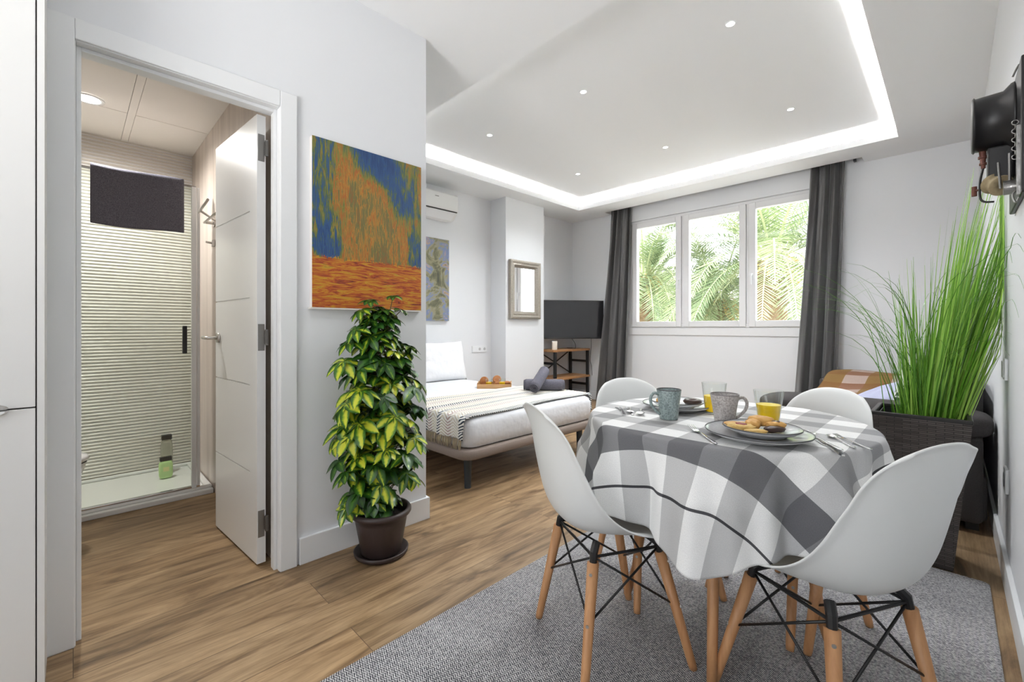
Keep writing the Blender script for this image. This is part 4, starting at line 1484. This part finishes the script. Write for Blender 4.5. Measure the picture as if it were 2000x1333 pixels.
def cuv(u, v):
    th = u * 2 * PI; rf = hem(th) * (v ** .8)
    return ((rf * math.cos(th) + 1) / 2, (rf * math.sin(th) + 1) / 2)
cl = MB().grid(cloth, 480, 100, True, uvfn=cuv).build('tablecloth', M['plaid'], None, smooth=True, solid=.0022, off=0)
tag(cl, 'grey and white checked cotton cloth draped over the round table', 'tablecloth')
GZ = CLZ + .004        # things stand here

# ------------------------------------------------------------------ moulded chairs with dowel legs
CP = [(.238, .398), (.232, .416), (.212, .430), (.17, .437), (.10, .430), (.02, .421), (-.06, .417), (-.125, .424), (-.172, .447), (-.202, .490), (-.220, .55), (-.234, .62), (-.245, .69), (-.257, .755), (-.270, .803), (-.284, .824)]
EP = [(.215, .392), (.208, .404), (.188, .418), (.145, .434), (.085, .446), (.02, .458), (-.045, .478), (-.095, .508), (-.132, .545), (-.160, .590), (-.182, .640), (-.202, .685), (-.217, .725), (-.235, .760), (-.254, .786), (-.274, .806)]
WP = [.148, .175, .194, .206, .212, .215, .215, .212, .206, .197, .186, .175, .164, .149, .126, .096]
NC = 46
CPi = catmull([(0, a, b) for a, b in CP], NC); EPi = catmull([(0, a, b) for a, b in EP], NC); WPi = catmull([(a, 0, 0) for a in WP], NC)
def shell(u, v):
    i = min(NC - 1, int(round(v * (NC - 1))))
    s_ = u * 2 - 1
    # spread samples to the edge
    s_ = math.copysign(1 - (1 - abs(s_)) ** 1.25, s_)
    k = abs(s_) ** 2.4
    c_, e_ = CPi[i], EPi[i]
    q = c_.lerp(e_, k)
    w_ = WPi[i].x * s_
    # flared lip on the outer few per cent
    lip = max(0, (abs(s_) - .93) / .07) ** 1.5
    n_ = 0.010 * lip
    x = w_ + math.copysign(n_, s_)
    y = q.y - .008 * lip * max(0, (v - .45))
    z = q.z - .004 * lip
    return Vector((x, y, z))

def make_chair(loc, rz, label):
    t = thing('dining_chair', loc, label, 'chair', 'white moulded dining chairs', rz=rz)
    MB().grid(shell, 41, NC).build('seat_shell', M['shell'], t, smooth=True, local=True, solid=.0062, off=-1, sub=1)
    ends = {}
    for ix, sx in enumerate((-1, 1)):
        for iy, sy in enumerate((-1, 1)):
            top_ = Vector((sx * .128, sy * .112 - .015, .382)); foot = Vector((sx * .185, sy * .188, 0))
            ends[(sx, sy)] = (top_, foot)
            lg = MB().tube([foot, foot.lerp(top_, .04), foot.lerp(top_, .93)], [.0118, .0130, .0178], 18).build('leg', M['beech'], t, smooth=True, local=True)
            d = Vector((sx, sy, 0)).normalized()
            for f_ in (.86, .50):
                c_ = foot.lerp(top_, f_)
                rr = .0130 + .0048 * f_
                MB().cyl(c_ + d * (rr - .0015), c_ + d * (rr + .002), .0048, n=14).build('bolt', M['steel'], lg, local=True)
            # bracket from leg top up to the shell
            mb = MB()
            a_ = foot.lerp(top_, .88); b_ = top_ + Vector((0, 0, .022)); b_.z = min(b_.z, .405)
            mb.tube([a_, top_, Vector((sx * .112, sy * .098 - .012, .404))], [.0105, .0125, .0125], 8)
            mb.build('bracket', M['black'], t, local=True)
    P_ = lambda sx, sy, f_: ends[(sx, sy)][1].lerp(ends[(sx, sy)][0], f_)
    for a_, b_ in (((-1, -1), (1, -1)), ((1, -1), (1, 1)), ((1, 1), (-1, 1)), ((-1, 1), (-1, -1))):
        mb = MB()
        mb.cyl(P_(*a_, .97), P_(*b_, .50), .0036, n=8)
        mb.cyl(P_(*b_, .97), P_(*a_, .50), .0036, n=8)
        mb.build('cross_brace', M['black'], t, local=True, smooth=True)
    mb = MB()
    q = [P_(-1, -1, .97), P_(1, -1, .97), P_(1, 1, .97), P_(-1, 1, .97)]
    for k in range(4): mb.cyl(q[k], q[(k + 1) % 4], .0045, n=8)
    mb.build('seat_frame', M['black'], t, local=True)
    return t
def face_rz(deg): return math.radians(deg - 90)
ch = make_chair((-.820, 1.29, RZ), face_rz(62), 'white moulded chair at the left of the table, its back towards the camera')
dup(ch, (-.252, 1.445, RZ), face_rz(152), 'white moulded chair in the right foreground, in front of the woven planter')
dup(ch, (-.885, 1.745, RZ), face_rz(-33), 'white moulded chair on the far side of the table, nearest the bed')
dup(ch, (-.455, 1.925, RZ), face_rz(-117), 'white moulded chair on the far side of the table, between table and planter')

# ------------------------------------------------------------------ table setting
n = N('speckled_stoneware_blue'); f = n.noise(n.coords('Object'), 190, 2, .6)
n.color(n.ramp(f, [(.35, (0.14, 0.185, 0.185)), (.6, (0.31, 0.375, 0.37))])); n.b.inputs['Roughness'].default_value = .35; n.bump(f, .8, .002)
M['mug_blue'] = n.m
n = N('speckled_stoneware_grey'); f = n.noise(n.coords('Object'), 190, 2, .6)
n.color(n.ramp(f, [(.35, (0.27, 0.245, 0.235)), (.6, (0.47, 0.44, 0.425))])); n.b.inputs['Roughness'].default_value = .35; n.bump(f, .8, .002)
M['mug_grey'] = n.m
M['plate'] = mat('grey_glazed_plate', (0.56, 0.57, 0.58), 0.18, coat=.4, vary=(120, (0.42, 0.42, 0.43)))
M['plate_white'] = mat('pale_plate_glaze', (0.78, 0.79, 0.80), 0.2, coat=.3)
M['dark_rim'] = mat('dark_glazed_rim', (0.045, 0.045, 0.05), 0.3)
def dinner_plate(name, loc, r, m, label, group=None):
    t = thing(name, loc, label, 'plate', group)
    MB().lathe([(0, .002), (r * .55, .002), (r * .58, 0), (r * .62, 0), (r * .64, .004), (r * .85, .011), (r * .99, .020), (r, .0225), (r * .985, .0232), (r * .84, .0150), (r * .66, .0085), (r * .60, .0072), (0, .0068)], n=72).build('dish', m, t, smooth=True, local=True)
    MB().lathe([(r * .978, .0215), (r * .999, .0215), (r * 1.002, .0235), (r * .985, .0246)], n=72, close=True).build('rim', M['dark_rim'], t, smooth=True, local=True)
    return t
P1 = Vector((-.397, 1.405, GZ)); 
dinner_plate('dinner_plate', P1, .140, M['plate'], 'large grey dinner plate nearest the camera, under the small plate')
P1b = P1 + Vector((.006, .018, .0098))
sp = dinner_plate('side_plate', P1b, .103, M['plate'], 'small grey plate of pastries stacked on the near dinner plate')
P2 = Vector((-.765, 1.690, GZ))
dinner_plate('dinner_plate', P2, .132, M['plate_white'], 'pale dinner plate at the far left setting, behind the blue mug')
sp2 = dinner_plate('side_plate', P2 + Vector((0, .0, .0098)), .100, M['plate_white'], 'small pale plate of pastries stacked on the far dinner plate')

def puff(name, loc, L, W, H, rz, m, label, fill=None, group=None, tiltx=0):
    t = thing(name, loc, label, 'pastry', group, rz=rz)
    mb = MB()
    mb.blob((0, 0, H * .5), (L / 2, W / 2, H / 2), (tiltx, 0, 0), p=2.6, seg=28, rough=.20, seed=L * 90 + W * 31)
    mb.build('crust', m, t, smooth=True, local=True)
    if fill is not None:
        mb = MB(); mb.blob((0, 0, H * .78), (L * .26, W * .30, H * .34), (tiltx, 0, 0), p=2.2, seg=16, rough=.15, seed=3)
        mb.build('filling', fill, t, smooth=True, local=True)
    return t
M['jam'] = mat('dark_red_jam', (0.20, 0.012, 0.008), 0.15)
M['choc'] = mat('dark_chocolate', (0.035, 0.014, 0.009), 0.3)
M['butter'] = mat('butter_biscuit', (0.72, 0.44, 0.15), 0.55, vary=(70, (0.56, 0.27, 0.06)), bump=(90, .5, .003))
M['sugar'] = mat('yellow_puff_pastry', (0.76, 0.56, 0.20), 0.6, vary=(60, (0.55, 0.30, 0.07)), bump=(110, .9, .004))
pz = P1b.z + .0085
gp = 'pastries on the near plate'
def pp(dr, df, dz=0):      # offset towards the camera's right / away, on the near plate
    q_ = math.sqrt(.5)
    return (P1b.x + q_ * (dr - df), P1b.y + q_ * (dr + df), pz + dz)
puff('jam_pastry', pp(-.052, .016, 0), .075, .050, .020, math.radians(20), M['sugar'], 'yellow puff pastry with red jam centre at the left of the near plate', M['jam'], gp)
puff('shortbread', pp(-.050, .050, .004), .075, .034, .014, math.radians(40), M['butter'], 'long pale biscuit behind the jam pastry on the near plate', None, gp)
puff('shortbread', pp(-.008, .030, 0), .052, .040, .030, math.radians(100), M['butter'], 'round golden biscuit in the middle of the near plate', None, gp)
puff('shortbread', pp(.020, .036, .008), .068, .036, .030, math.radians(15), M['butter'], 'large golden biscuit highest on the near plate, before the juice glass', None, gp)
puff('chocolate_biscuit', pp(.030, -.012, .0), .060, .028, .018, math.radians(50), M['choc'], 'chocolate dipped biscuit at the front right of the near plate', None, gp)
puff('chocolate_biscuit', pp(.045, .006, .010), .052, .028, .018, math.radians(25), M['butter'], 'golden biscuit with chocolate filling at the right of the near plate', M['choc'], gp)
puff('sliced_pastry', pp(-.030, -.022, .0), .060, .028, .012, math.radians(35), M['sugar'], 'flat flaky pastry piece at the front left of the near plate', None, gp)
gq = 'pastries on the far plate'
def qq(dr, df, dz=0):
    q_ = math.sqrt(.5)
    return (P2.x + q_ * (dr - df), P2.y + q_ * (dr + df), P2.z + .0183 + dz)
puff('shortbread', qq(-.052, .010, 0), .055, .040, .026, math.radians(60), M['butter'], 'golden biscuit at the left of the far plate', None, gq)
puff('shortbread', qq(-.020, .018, 0), .05, .040, .026, math.radians(100), M['sugar'], 'yellow biscuit in the middle of the far plate', None, gq)
o = MB().lathe([(.015, -.008), (.028, -.010), (.036, 0), (.028, .010), (.015, .008), (.010, 0)], n=30, close=True).build('chocolate_ring', M['choc'], None, smooth=True, local=True)
o.location = qq(.060, .0, .011); tag(o, 'dark chocolate ring biscuit at the right of the far plate', 'pastry', gq)

def mug(loc, r0, r1, h, m, ang, label):
    t = thing('mug', loc, label, 'mug', 'stoneware mugs')
    MB().lathe([(0, 0), (r0 - .002, 0), (r0, .003), ((r0 + r1) / 2 - .0008, h * .5), (r1, h - .002), (r1 - .0015, h), (r1 - .0035, h - .001), ((r0 + r1) / 2 - .0045, h * .5), (r0 - .004, .006), (0, .006)], n=48).build('cup', m, t, smooth=True, local=True)
    MB().lathe([(r1 - .0042, h - .0015), (r1 - .0006, h - .0028), (r1 + .0006, h - .0005), (r1 - .0018, h + .0012)], n=48, close=True).build('rim', M['dark_rim'] if m is M['mug_blue'] else mat('brown_rim', (.16, .14, .14), .3), t, smooth=True, local=True)
    pts = catmull([(r1 - .004, 0, h * .84), (r1 + .014, 0, h * .88), (r1 + .026, 0, h * .72), (r1 + .022, 0, h * .48), (r1 + .004, 0, h * .27), (r0 + .001, 0, h * .16)], 22)
    mb = MB().tube(pts, .0052, 12)
    bmesh.ops.transform(mb.bm, matrix=Matrix.Rotation(ang, 4, 'Z'), verts=mb.bm.verts[:])
    mb.build('handle', m, t, smooth=True, local=True)
    return t
mug(Vector((-.704, 1.487, GZ)), .031, .0415, .104, M['mug_blue'], math.radians(232), 'blue-grey stoneware mug with dark rim, handle to the left')
mug(Vector((-.540, 1.555, GZ)), .031, .0450, .098, M['mug_grey'], math.radians(38), 'warm grey stoneware mug, handle to the right')
gj = 'juice glasses on the table'
tumbler('juice_glass', Vector((-.628, 1.700, GZ)), .031, .0435, .115, .066, 'glass half full of orange juice behind the grey mug', gj)
tumbler('juice_glass', Vector((-.430, 1.640, GZ)), .0300, .0450, .112, .066, 'glass of orange juice standing behind the near plate', gj)

def cut_xform(mb, a, b, z=0):
    a, b = Vector((*a, 0)), Vector((*b, 0))
    d = b - a
    bmesh.ops.transform(mb.bm, matrix=Matrix.Translation((a.x, a.y, z)) @ Matrix.Rotation(math.atan2(d.y, d.x), 4, 'Z'), verts=mb.bm.verts[:])
    return mb
def strip(mb, prof, th=.0016):
    """flat bar: list of (x, halfwidth, z)"""
    rings = []
    for x, w_, z in prof:
        rings.append([mb.bm.verts.new((x, -w_, z)), mb.bm.verts.new((x, w_, z)), mb.bm.verts.new((x, w_ * .8, z + th)), mb.bm.verts.new((x, -w_ * .8, z + th))])
    for a_, b_ in zip(rings, rings[1:]):
        for k in range(4): mb.face((a_[k], a_[(k + 1) % 4], b_[(k + 1) % 4], b_[k]))
    mb.face(rings[0]); mb.face(rings[-1])
    return mb
def handle_prof(x0, x1):
    return [(x0, .0028, .004), (x0 + .02, .0030, .0045), ((x0 + x1) / 2, .0040, .002), (x1 - .012, .0056, .0008), (x1 - .002, .0048, .0008), (x1, .002, .0008)]
def fork(a, ang, L, label, s_=1.0, group='forks'):
    t = thing('fork', (a[0], a[1], GZ), label, 'fork', group, rz=math.radians(ang))
    mb = MB()
    for k in range(4):
        y = (k - 1.5) * .0058 * s_
        strip(mb, [(0.0, .0007, .0105 * s_), (.016 * s_, .0013 * s_, .008 * s_), (.040 * s_, .0016 * s_, .0035)], .0013)
        for v in mb.bm.verts[-12:]: v.co.y += y
    for q in range(0): pass
    strip(mb, [(.038 * s_, .0105 * s_, .0035), (.052 * s_, .0105 * s_, .0025), (.062 * s_, .006 * s_, .0030), (.070 * s_, .0030, .0042)])
    mb.build('head', M['cutlery'], t, smooth=False, local=True)
    strip(MB(), handle_prof(.070 * s_, L)).build('handle', M['cutlery'], t, smooth=True, local=True)
    return t
def spoon(a, ang, L, label, s_=1.0, group='spoons'):
    t = thing('spoon', (a[0], a[1], GZ), label, 'spoon', group, rz=math.radians(ang))
    def b_(u, v):
        a1 = u * 2 * PI; r = v
        x = .028 * s_ + .028 * s_ * r * math.cos(a1); y = .0185 * s_ * r * math.sin(a1) * (1 - .12 * math.cos(a1))
        return Vector((x, y, .0010 + .0075 * s_ * r * r))
    MB().grid(b_, 36, 10, True).build('bowl', M['cutlery'], t, smooth=True, local=True, solid=.0010, off=1)
    strip(MB(), [(.054 * s_, .0035, .0078 * s_)] + handle_prof(.066 * s_, L)).build('handle', M['cutlery'], t, smooth=True, local=True)
    return t
def knife(a, ang, L, label, s_=1.0, group='knives'):
    t = thing('knife', (a[0], a[1], GZ), label, 'knife', group, rz=math.radians(ang))
    strip(MB(), [(0, .001, .0012), (.010, .0055 * s_, .0012), (.03, .0080 * s_, .0012), (L * .45, .0075 * s_, .0012), (L * .50, .0040, .0012)], .0010).build('blade', M['cutlery'], t, local=True)
    strip(MB(), [(L * .50, .0040, .001), (L * .55, .0045, .001), (L * .95, .0062, .001), (L, .004, .001)], .004).build('handle', M['cutlery'], t, local=True)
    return t
fork((-.590, 1.398), -47, .195, 'steel fork lying left of the near plate', group='forks')
spoon((-.318, 1.578), -53, .195, 'steel tablespoon right of the near plate')
knife((-.286, 1.540), -62, .205, 'steel knife beside the tablespoon, right of the near plate')
spoon((-.256, 1.585), -56, .135, 'small steel teaspoon, rightmost cutlery on the cloth', .62)
fork((-.244, 1.600), -50, .15, 'small steel dessert fork beside the teaspoon at the right edge', .62)
knife((-.945, 1.560), -53, .175, 'steel knife at the far left setting, outermost')
fork((-.925, 1.590), -54, .165, 'steel fork at the far left setting', .8)
spoon((-.842, 1.480), 150 + 0, .13, 'steel teaspoon at the far left setting, bowl towards the camera', .75)
spoon((-.800, 1.462), 118, .15, 'steel tablespoon at the far left setting, beside the blue mug', .9)

# ------------------------------------------------------------------ found-object ornament on the right wall
orn = thing('wall_ornament', (XR, 2.33, 1.50), 'dark metal wall ornament of drum, clamps and cord reel on the right wall', 'wall ornament')
M['drum'] = mat('aged_black_metal', (0.018, 0.017, 0.018), 0.38, .3)
M['rust'] = mat('rusty_red_metal', (0.20, 0.065, 0.04), 0.55, .3, vary=(60, (0.07, 0.03, 0.025)))
M['oldsteel'] = mat('worn_steel', (0.30, 0.29, 0.28), 0.32, 1.0, bump=(60, .6, .003))
M['cord'] = mat('coiled_cord', (0.42, 0.34, 0.20), 0.8, vary=(90, (0.22, 0.16, 0.09)))
MB().lathe([(0, -.004), (.115, -.004), (.122, 0), (.118, -.010), (.098, -.028), (.094, -.095), (.099, -.099), (.094, -.104), (0, -.100)], c=(XR - .012, 2.34, 1.812), n=56, axis='x').build('drum', M['drum'], orn, smooth=True)
MB().box(XR - .014, XR, 2.10, 2.50, 1.50, 1.93).build('backing_board', M['drum'], orn, bevel=.004)
MB().tube(catmull([(XR - .02, 2.28, 1.935), (XR - .012, 2.27, 1.955), (XR - .006, 2.26, 1.965)], 8), .003, 6).build('hanging_wire', M['oldsteel'], orn)
mb = MB(); mb.box(XR - .078, XR - .014, 2.30, 2.36, 1.60, 1.715); mb.build('black_case', M['drum'], orn, bevel=.006)
mb = MB(); mb.cyl((XR - .088, 2.35, 1.722), (XR - .086, 2.35, 1.655), .010, .006, 12); mb.cyl((XR - .087, 2.35, 1.70), (XR - .087, 2.35, 1.692), .013); mb.cyl((XR - .086, 2.35, 1.675), (XR - .086, 2.35, 1.668), .011)
mb.build('brass_fitting', M['rust'], orn)
mb = MB(); mb.tube(catmull([(XR - .086, 2.35, 1.66), (XR - .094, 2.34, 1.61), (XR - .095, 2.33, 1.55), (XR - .085, 2.33, 1.530), (XR - .06, 2.33, 1.525)], 18), .0035, 8)
mb.build('curved_rod', M['drum'], orn, smooth=True)
mb = MB(); mb.cyl((XR - .108, 2.38, 1.60), (XR - .108, 2.38, 1.565), .0075, n=12); mb.cyl((XR - .108, 2.38, 1.584), (XR - .085, 2.36, 1.584), .004); mb.build('tee_handle', M['rust'], orn)
mb = MB(); mb.lathe([(.006, -.024), (.033, -.024), (.035, -.020), (.028, -.016), (.027, .016), (.035, .020), (.033, .024), (.006, .024)], c=(0, 0, 0), n=32, axis='y', close=True)
bmesh.ops.transform(mb.bm, matrix=Matrix.Translation((XR - .055, 2.30, 1.578)) @ Euler((.45, 0, .5)).to_matrix().to_4x4(), verts=mb.bm.verts[:])
mb.build('reel', M['cord'], orn, smooth=True)
mb = MB(); mb.cyl((XR - .045, 2.22, 1.545), (XR - .012, 2.22, 1.545), .024, n=24); mb.cyl((XR - .030, 2.22, 1.66), (XR - .030, 2.22, 1.54), .004, n=8); mb.cyl((XR - .055, 2.24, 1.64), (XR - .05, 2.24, 1.55), .0035, n=8)
mb.build('steel_wheel', M['oldsteel'], orn, smooth=False)
mb = MB()
for k in range(9):
    mb.lathe([(.0075, -.0015), (.0095, 0), (.0075, .0015), (.0055, 0)], c=(XR - .022, 2.16 + .002 * (k % 2), 1.74 - k * .014), n=12, axis='x' if k % 2 else 'y', close=True)
mb.build('chain', M['oldsteel'], orn, smooth=True)
mb = MB(); mb.tube(catmull([(XR - .018, 2.14, 1.52), (XR - .03, 2.13, 1.50), (XR - .024, 2.13, 1.475), (XR - .016, 2.14, 1.49)], 14), .003, 6).box(XR - .022, XR - .014, 2.125, 2.140, 1.50, 1.72)
mb.build('clasp', M['oldsteel'], orn)

# ------------------------------------------------------------------ outside: palms, street level, buildings opposite
struct('ground', MB().box(-60, 40, 5.9, 80, -5.2, -5.0), mat('pale_paving', (0.55, 0.53, 0.49), 0.9))
def palm(x, y, zc, nf, seed, label, R0=2.6, k_=1.0):
    rp = random.Random(seed)
    t = thing('palm_tree', (x, y, -5.0), label, 'palm', 'palms outside the window')
    mb = MB()
    H = zc + 5.0
    mb.tube([(0, 0, 0), (.05, .03, H * .4), (0, .02, H * .8), (0, 0, H)], [.30, .24, .23, .30], 14)
    mb.build('trunk', M['trunk'], t, local=True, smooth=True)
    mb, tones = MB(), []
    for k in range(nf):
        az = k * 2.39996 + rp.uniform(-.2, .2)
        el = math.radians(rp.uniform(-25, 78))
        L = R0 * rp.uniform(.8, 1.1)
        p = Vector((.18 * math.cos(az), .18 * math.sin(az), H + .05)); d = Vector((math.cos(az) * math.cos(el), math.sin(az) * math.cos(el), math.sin(el)))
        base = rp.uniform(.15, .8)
        S_ = 26
        for s_ in range(S_):
            f = s_ / S_
            q = p + d * (L / S_)
            side = d.cross(Vector((0, 0, 1)))
            side = side.normalized() if side.length > .05 else Vector((math.sin(az), -math.cos(az), 0))
            up_ = side.cross(d)
            w_ = .020 * (1 - f) + .004
            vs = [mb.bm.verts.new(p - side * w_), mb.bm.verts.new(p + side * w_), mb.bm.verts.new(q + side * w_), mb.bm.verts.new(q - side * w_)]
            if mb.face(vs): tones.append(.95)
            if f > .10:
                ll = (.46 * math.sin(PI * min(1, f * .9 + .12)) ** .6) * k_
                for h_ in range(2):
                  pb = p.lerp(q, h_ * .5)
                  for sg in (-1, 1):
                    dl = (side * sg * .8 + d * .62 + up_ * .22 + Vector((0, 0, -.22)) + Vector((rp.uniform(-.1, .1), rp.uniform(-.1, .1), rp.uniform(-.1, .1)))).normalized()
                    e = pb + dl * ll; m1 = pb + dl * ll * .45
                    wd = d * .012
                    va = [mb.bm.verts.new(pb - wd * .7), mb.bm.verts.new(pb + wd * .7), mb.bm.verts.new(m1 + wd), mb.bm.verts.new(e), mb.bm.verts.new(m1 - wd)]
                    if mb.face(va): tones.append(min(1, max(0, base + rp.uniform(-.2, .2))))
            p = q
            d = (d + Vector((0, 0, -.055 - .05 * f))).normalized()
    toned(mb, 'fronds', M['palm'], t, tones, local=True)
    mb = MB()
    for k in range(40):
        az = rp.uniform(0, 6.28); el = rp.uniform(-.6, .5)
        d = Vector((math.cos(az) * math.cos(el), math.sin(az) * math.cos(el), math.sin(el)))
        mb.tube([(0, 0, H - .1), Vector((0, 0, H - .05)) + d * .3, Vector((0, 0, H - .15)) + d * .5 - Vector((0, 0, .12))], [.02, .014, .02], 5)
    mb.build('fruit_stalks', mat('ochre_fruit_stalks', (.65, .36, .10), .7), t, local=True)
    return t
palm(-2.45, 9.6, 2.35, 84, 1, 'nearest tall palm with arching fronds seen through the right window sash', 3.0)
palm(-5.7, 10.6, 2.35, 84, 2, 'palm seen through the left window sash', 2.9)
palm(-4.15, 11.6, 1.75, 80, 3, 'palm seen through the middle window sash', 3.0)
palm(-1.2, 13.6, 2.6, 70, 4, 'farther palm, beyond the right window sash', 3.2)
palm(-7.6, 14.5, 2.4, 70, 5, 'farther palm, beyond the left window sash', 3.2)
def block(name, x0, x1, y0, y1, z1, c, label, nx, nz):
    t = thing(name, ((x0 + x1) / 2, y0, -5.0), label, 'building', 'pale buildings across the street')
    MB().box(x0, x1, y0, y1, -5.0, z1).build('wall', mat(name + '_render', c, .9), t)
    MB().box(x0 - .3, x1 + .3, y0 - .4, y0, z1 - .2, z1 + .2).build('cornice', mat('pale_stone', (.75, .73, .7), .9), t)
    gm = mat('grey_window_panel', (.42, .45, .47), .3)  # one flat grey for all the window panels
    for i in range(nx):
        for j in range(nz):
            wx = x0 + (i + .5) * (x1 - x0) / nx; wz = -3.2 + j * 3.0
            if wz + 1.6 > z1: continue
            MB().box(wx - .6, wx + .6, y0 - .03, y0, wz, wz + 1.6).build('window', gm, t)
    return t
block('apartment_block', -30, -12, 26, 36, 4.6, (.80, .74, .68), 'pale apartment block seen behind the left palm', 7, 3)
block('apartment_block', -11, 6, 27, 37, 3.6, (.84, .80, .76), 'low pale building seen behind the right palms', 7, 3)
